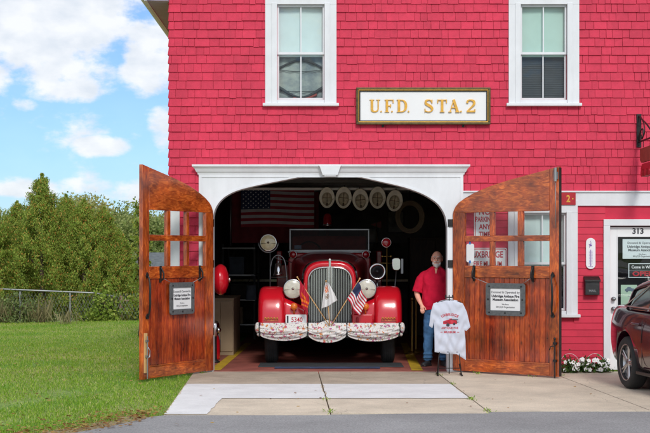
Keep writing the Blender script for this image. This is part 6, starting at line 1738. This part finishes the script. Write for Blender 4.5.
# cloud banks: (azimuth, elevation, half width, half height)
def pxdir(px, py): return math.degrees(math.atan((px - 325) / 1360)), math.degrees(math.atan((256 - py) / 1360))
acc = None
for (px, py, rw, rh, am) in ((45, 20, 95, 75, 1.2), (148, 60, 32, 42, 1.0), (70, 92, 45, 14, .7), (103, 149, 30, 11, .85), (164, 126, 16, 22, .8), (25, 188, 70, 10, .55), (125, 192, 60, 12, .6), (0, 75, 22, 20, .6), (25, 109, 12, 6, .5)):
    a_, e_ = pxdir(px, py); ra, re_ = rw / 23.74, rh / 23.74
    dx = math_('DIVIDE', math_('SUBTRACT', az, a_), ra); dy = math_('DIVIDE', math_('SUBTRACT', el, e_), re_)
    r2 = math_('ADD', math_('MULTIPLY', dx, dx), math_('MULTIPLY', dy, dy))
    g_ = math_('MULTIPLY', math_('MAXIMUM', math_('SUBTRACT', 1, r2), -.5), am)
    acc = g_ if acc is None else math_('MAXIMUM', acc, g_)
far = math_('GREATER_THAN', math_('ABSOLUTE', az), 16); far2 = math_('GREATER_THAN', el, 14); farm = math_('MAXIMUM', far, far2)
generic = math_('MULTIPLY', math_('SUBTRACT', nz2.outputs['Fac'], .38), 6.0)
base = math_('ADD', math_('MULTIPLY', acc, math_('SUBTRACT', 1, farm)), math_('MULTIPLY', generic, farm))
cl_ = math_('ADD', math_('MULTIPLY', base, .9), math_('MULTIPLY', math_('SUBTRACT', nz.outputs['Fac'], .5), 3.6))
mask = N.new('ShaderNodeMapRange'); mask.interpolation_type = 'SMOOTHSTEP'; mask.inputs['To Min'].default_value = .10; mask.inputs['From Min'].default_value = -.22; mask.inputs['From Max'].default_value = .55; L.new(cl_, mask.inputs['Value'])
cc = N.new('ShaderNodeValToRGB'); cc.color_ramp.elements[0].color = (6.0, 6.4, 6.9, 1); cc.color_ramp.elements[1].color = (7.6, 7.7, 7.8, 1); cc.color_ramp.elements[0].position = .30; cc.color_ramp.elements[1].position = .62
nz3 = N.new('ShaderNodeTexNoise'); nz3.inputs['Scale'].default_value = .7; nz3.inputs['Detail'].default_value = 5; mp3 = N.new('ShaderNodeMapping'); mp3.inputs['Location'].default_value = (3, 9.7, 0); L.new(cb.outputs[0], mp3.inputs['Vector']); L.new(mp3.outputs[0], nz3.inputs['Vector']); L.new(nz3.outputs['Fac'], cc.inputs['Fac'])
tint = N.new('ShaderNodeMixRGB'); tint.blend_type = 'MULTIPLY'; tint.inputs[0].default_value = 1; tint.inputs[2].default_value = (.56, .78, 1.12, 1); L.new(sky.outputs[0], tint.inputs[1])
mx = N.new('ShaderNodeMixRGB'); L.new(math_('MULTIPLY', mask.outputs[0], .94), mx.inputs[0]); L.new(tint.outputs[0], mx.inputs[1]); L.new(cc.outputs[0], mx.inputs[2])
L.new(mx.outputs[0], bg.inputs['Color'])

cam = bpy.data.cameras.new('camera'); cam.sensor_width = 36; cam.lens = 1360 / 650 * 36; cam.shift_y = (256 - 216.5) / 650; cam.clip_end = 3000
co_ = bpy.data.objects.new('camera', cam); COL.objects.link(co_); co_.location = (0, -20, 1.706); co_.rotation_euler = (PI / 2, 0, 0)
sc.camera = co_
vs_ = sc.view_settings; vs_.view_transform = 'Standard'; vs_.look = 'None'; vs_.gamma = 1; vs_.use_curve_mapping = False; vs_.exposure = 0.0
sc.cycles.max_bounces = 8; sc.cycles.diffuse_bounces = 4; sc.cycles.transparent_max_bounces = 16; sc.cycles.sample_clamp_indirect = 6
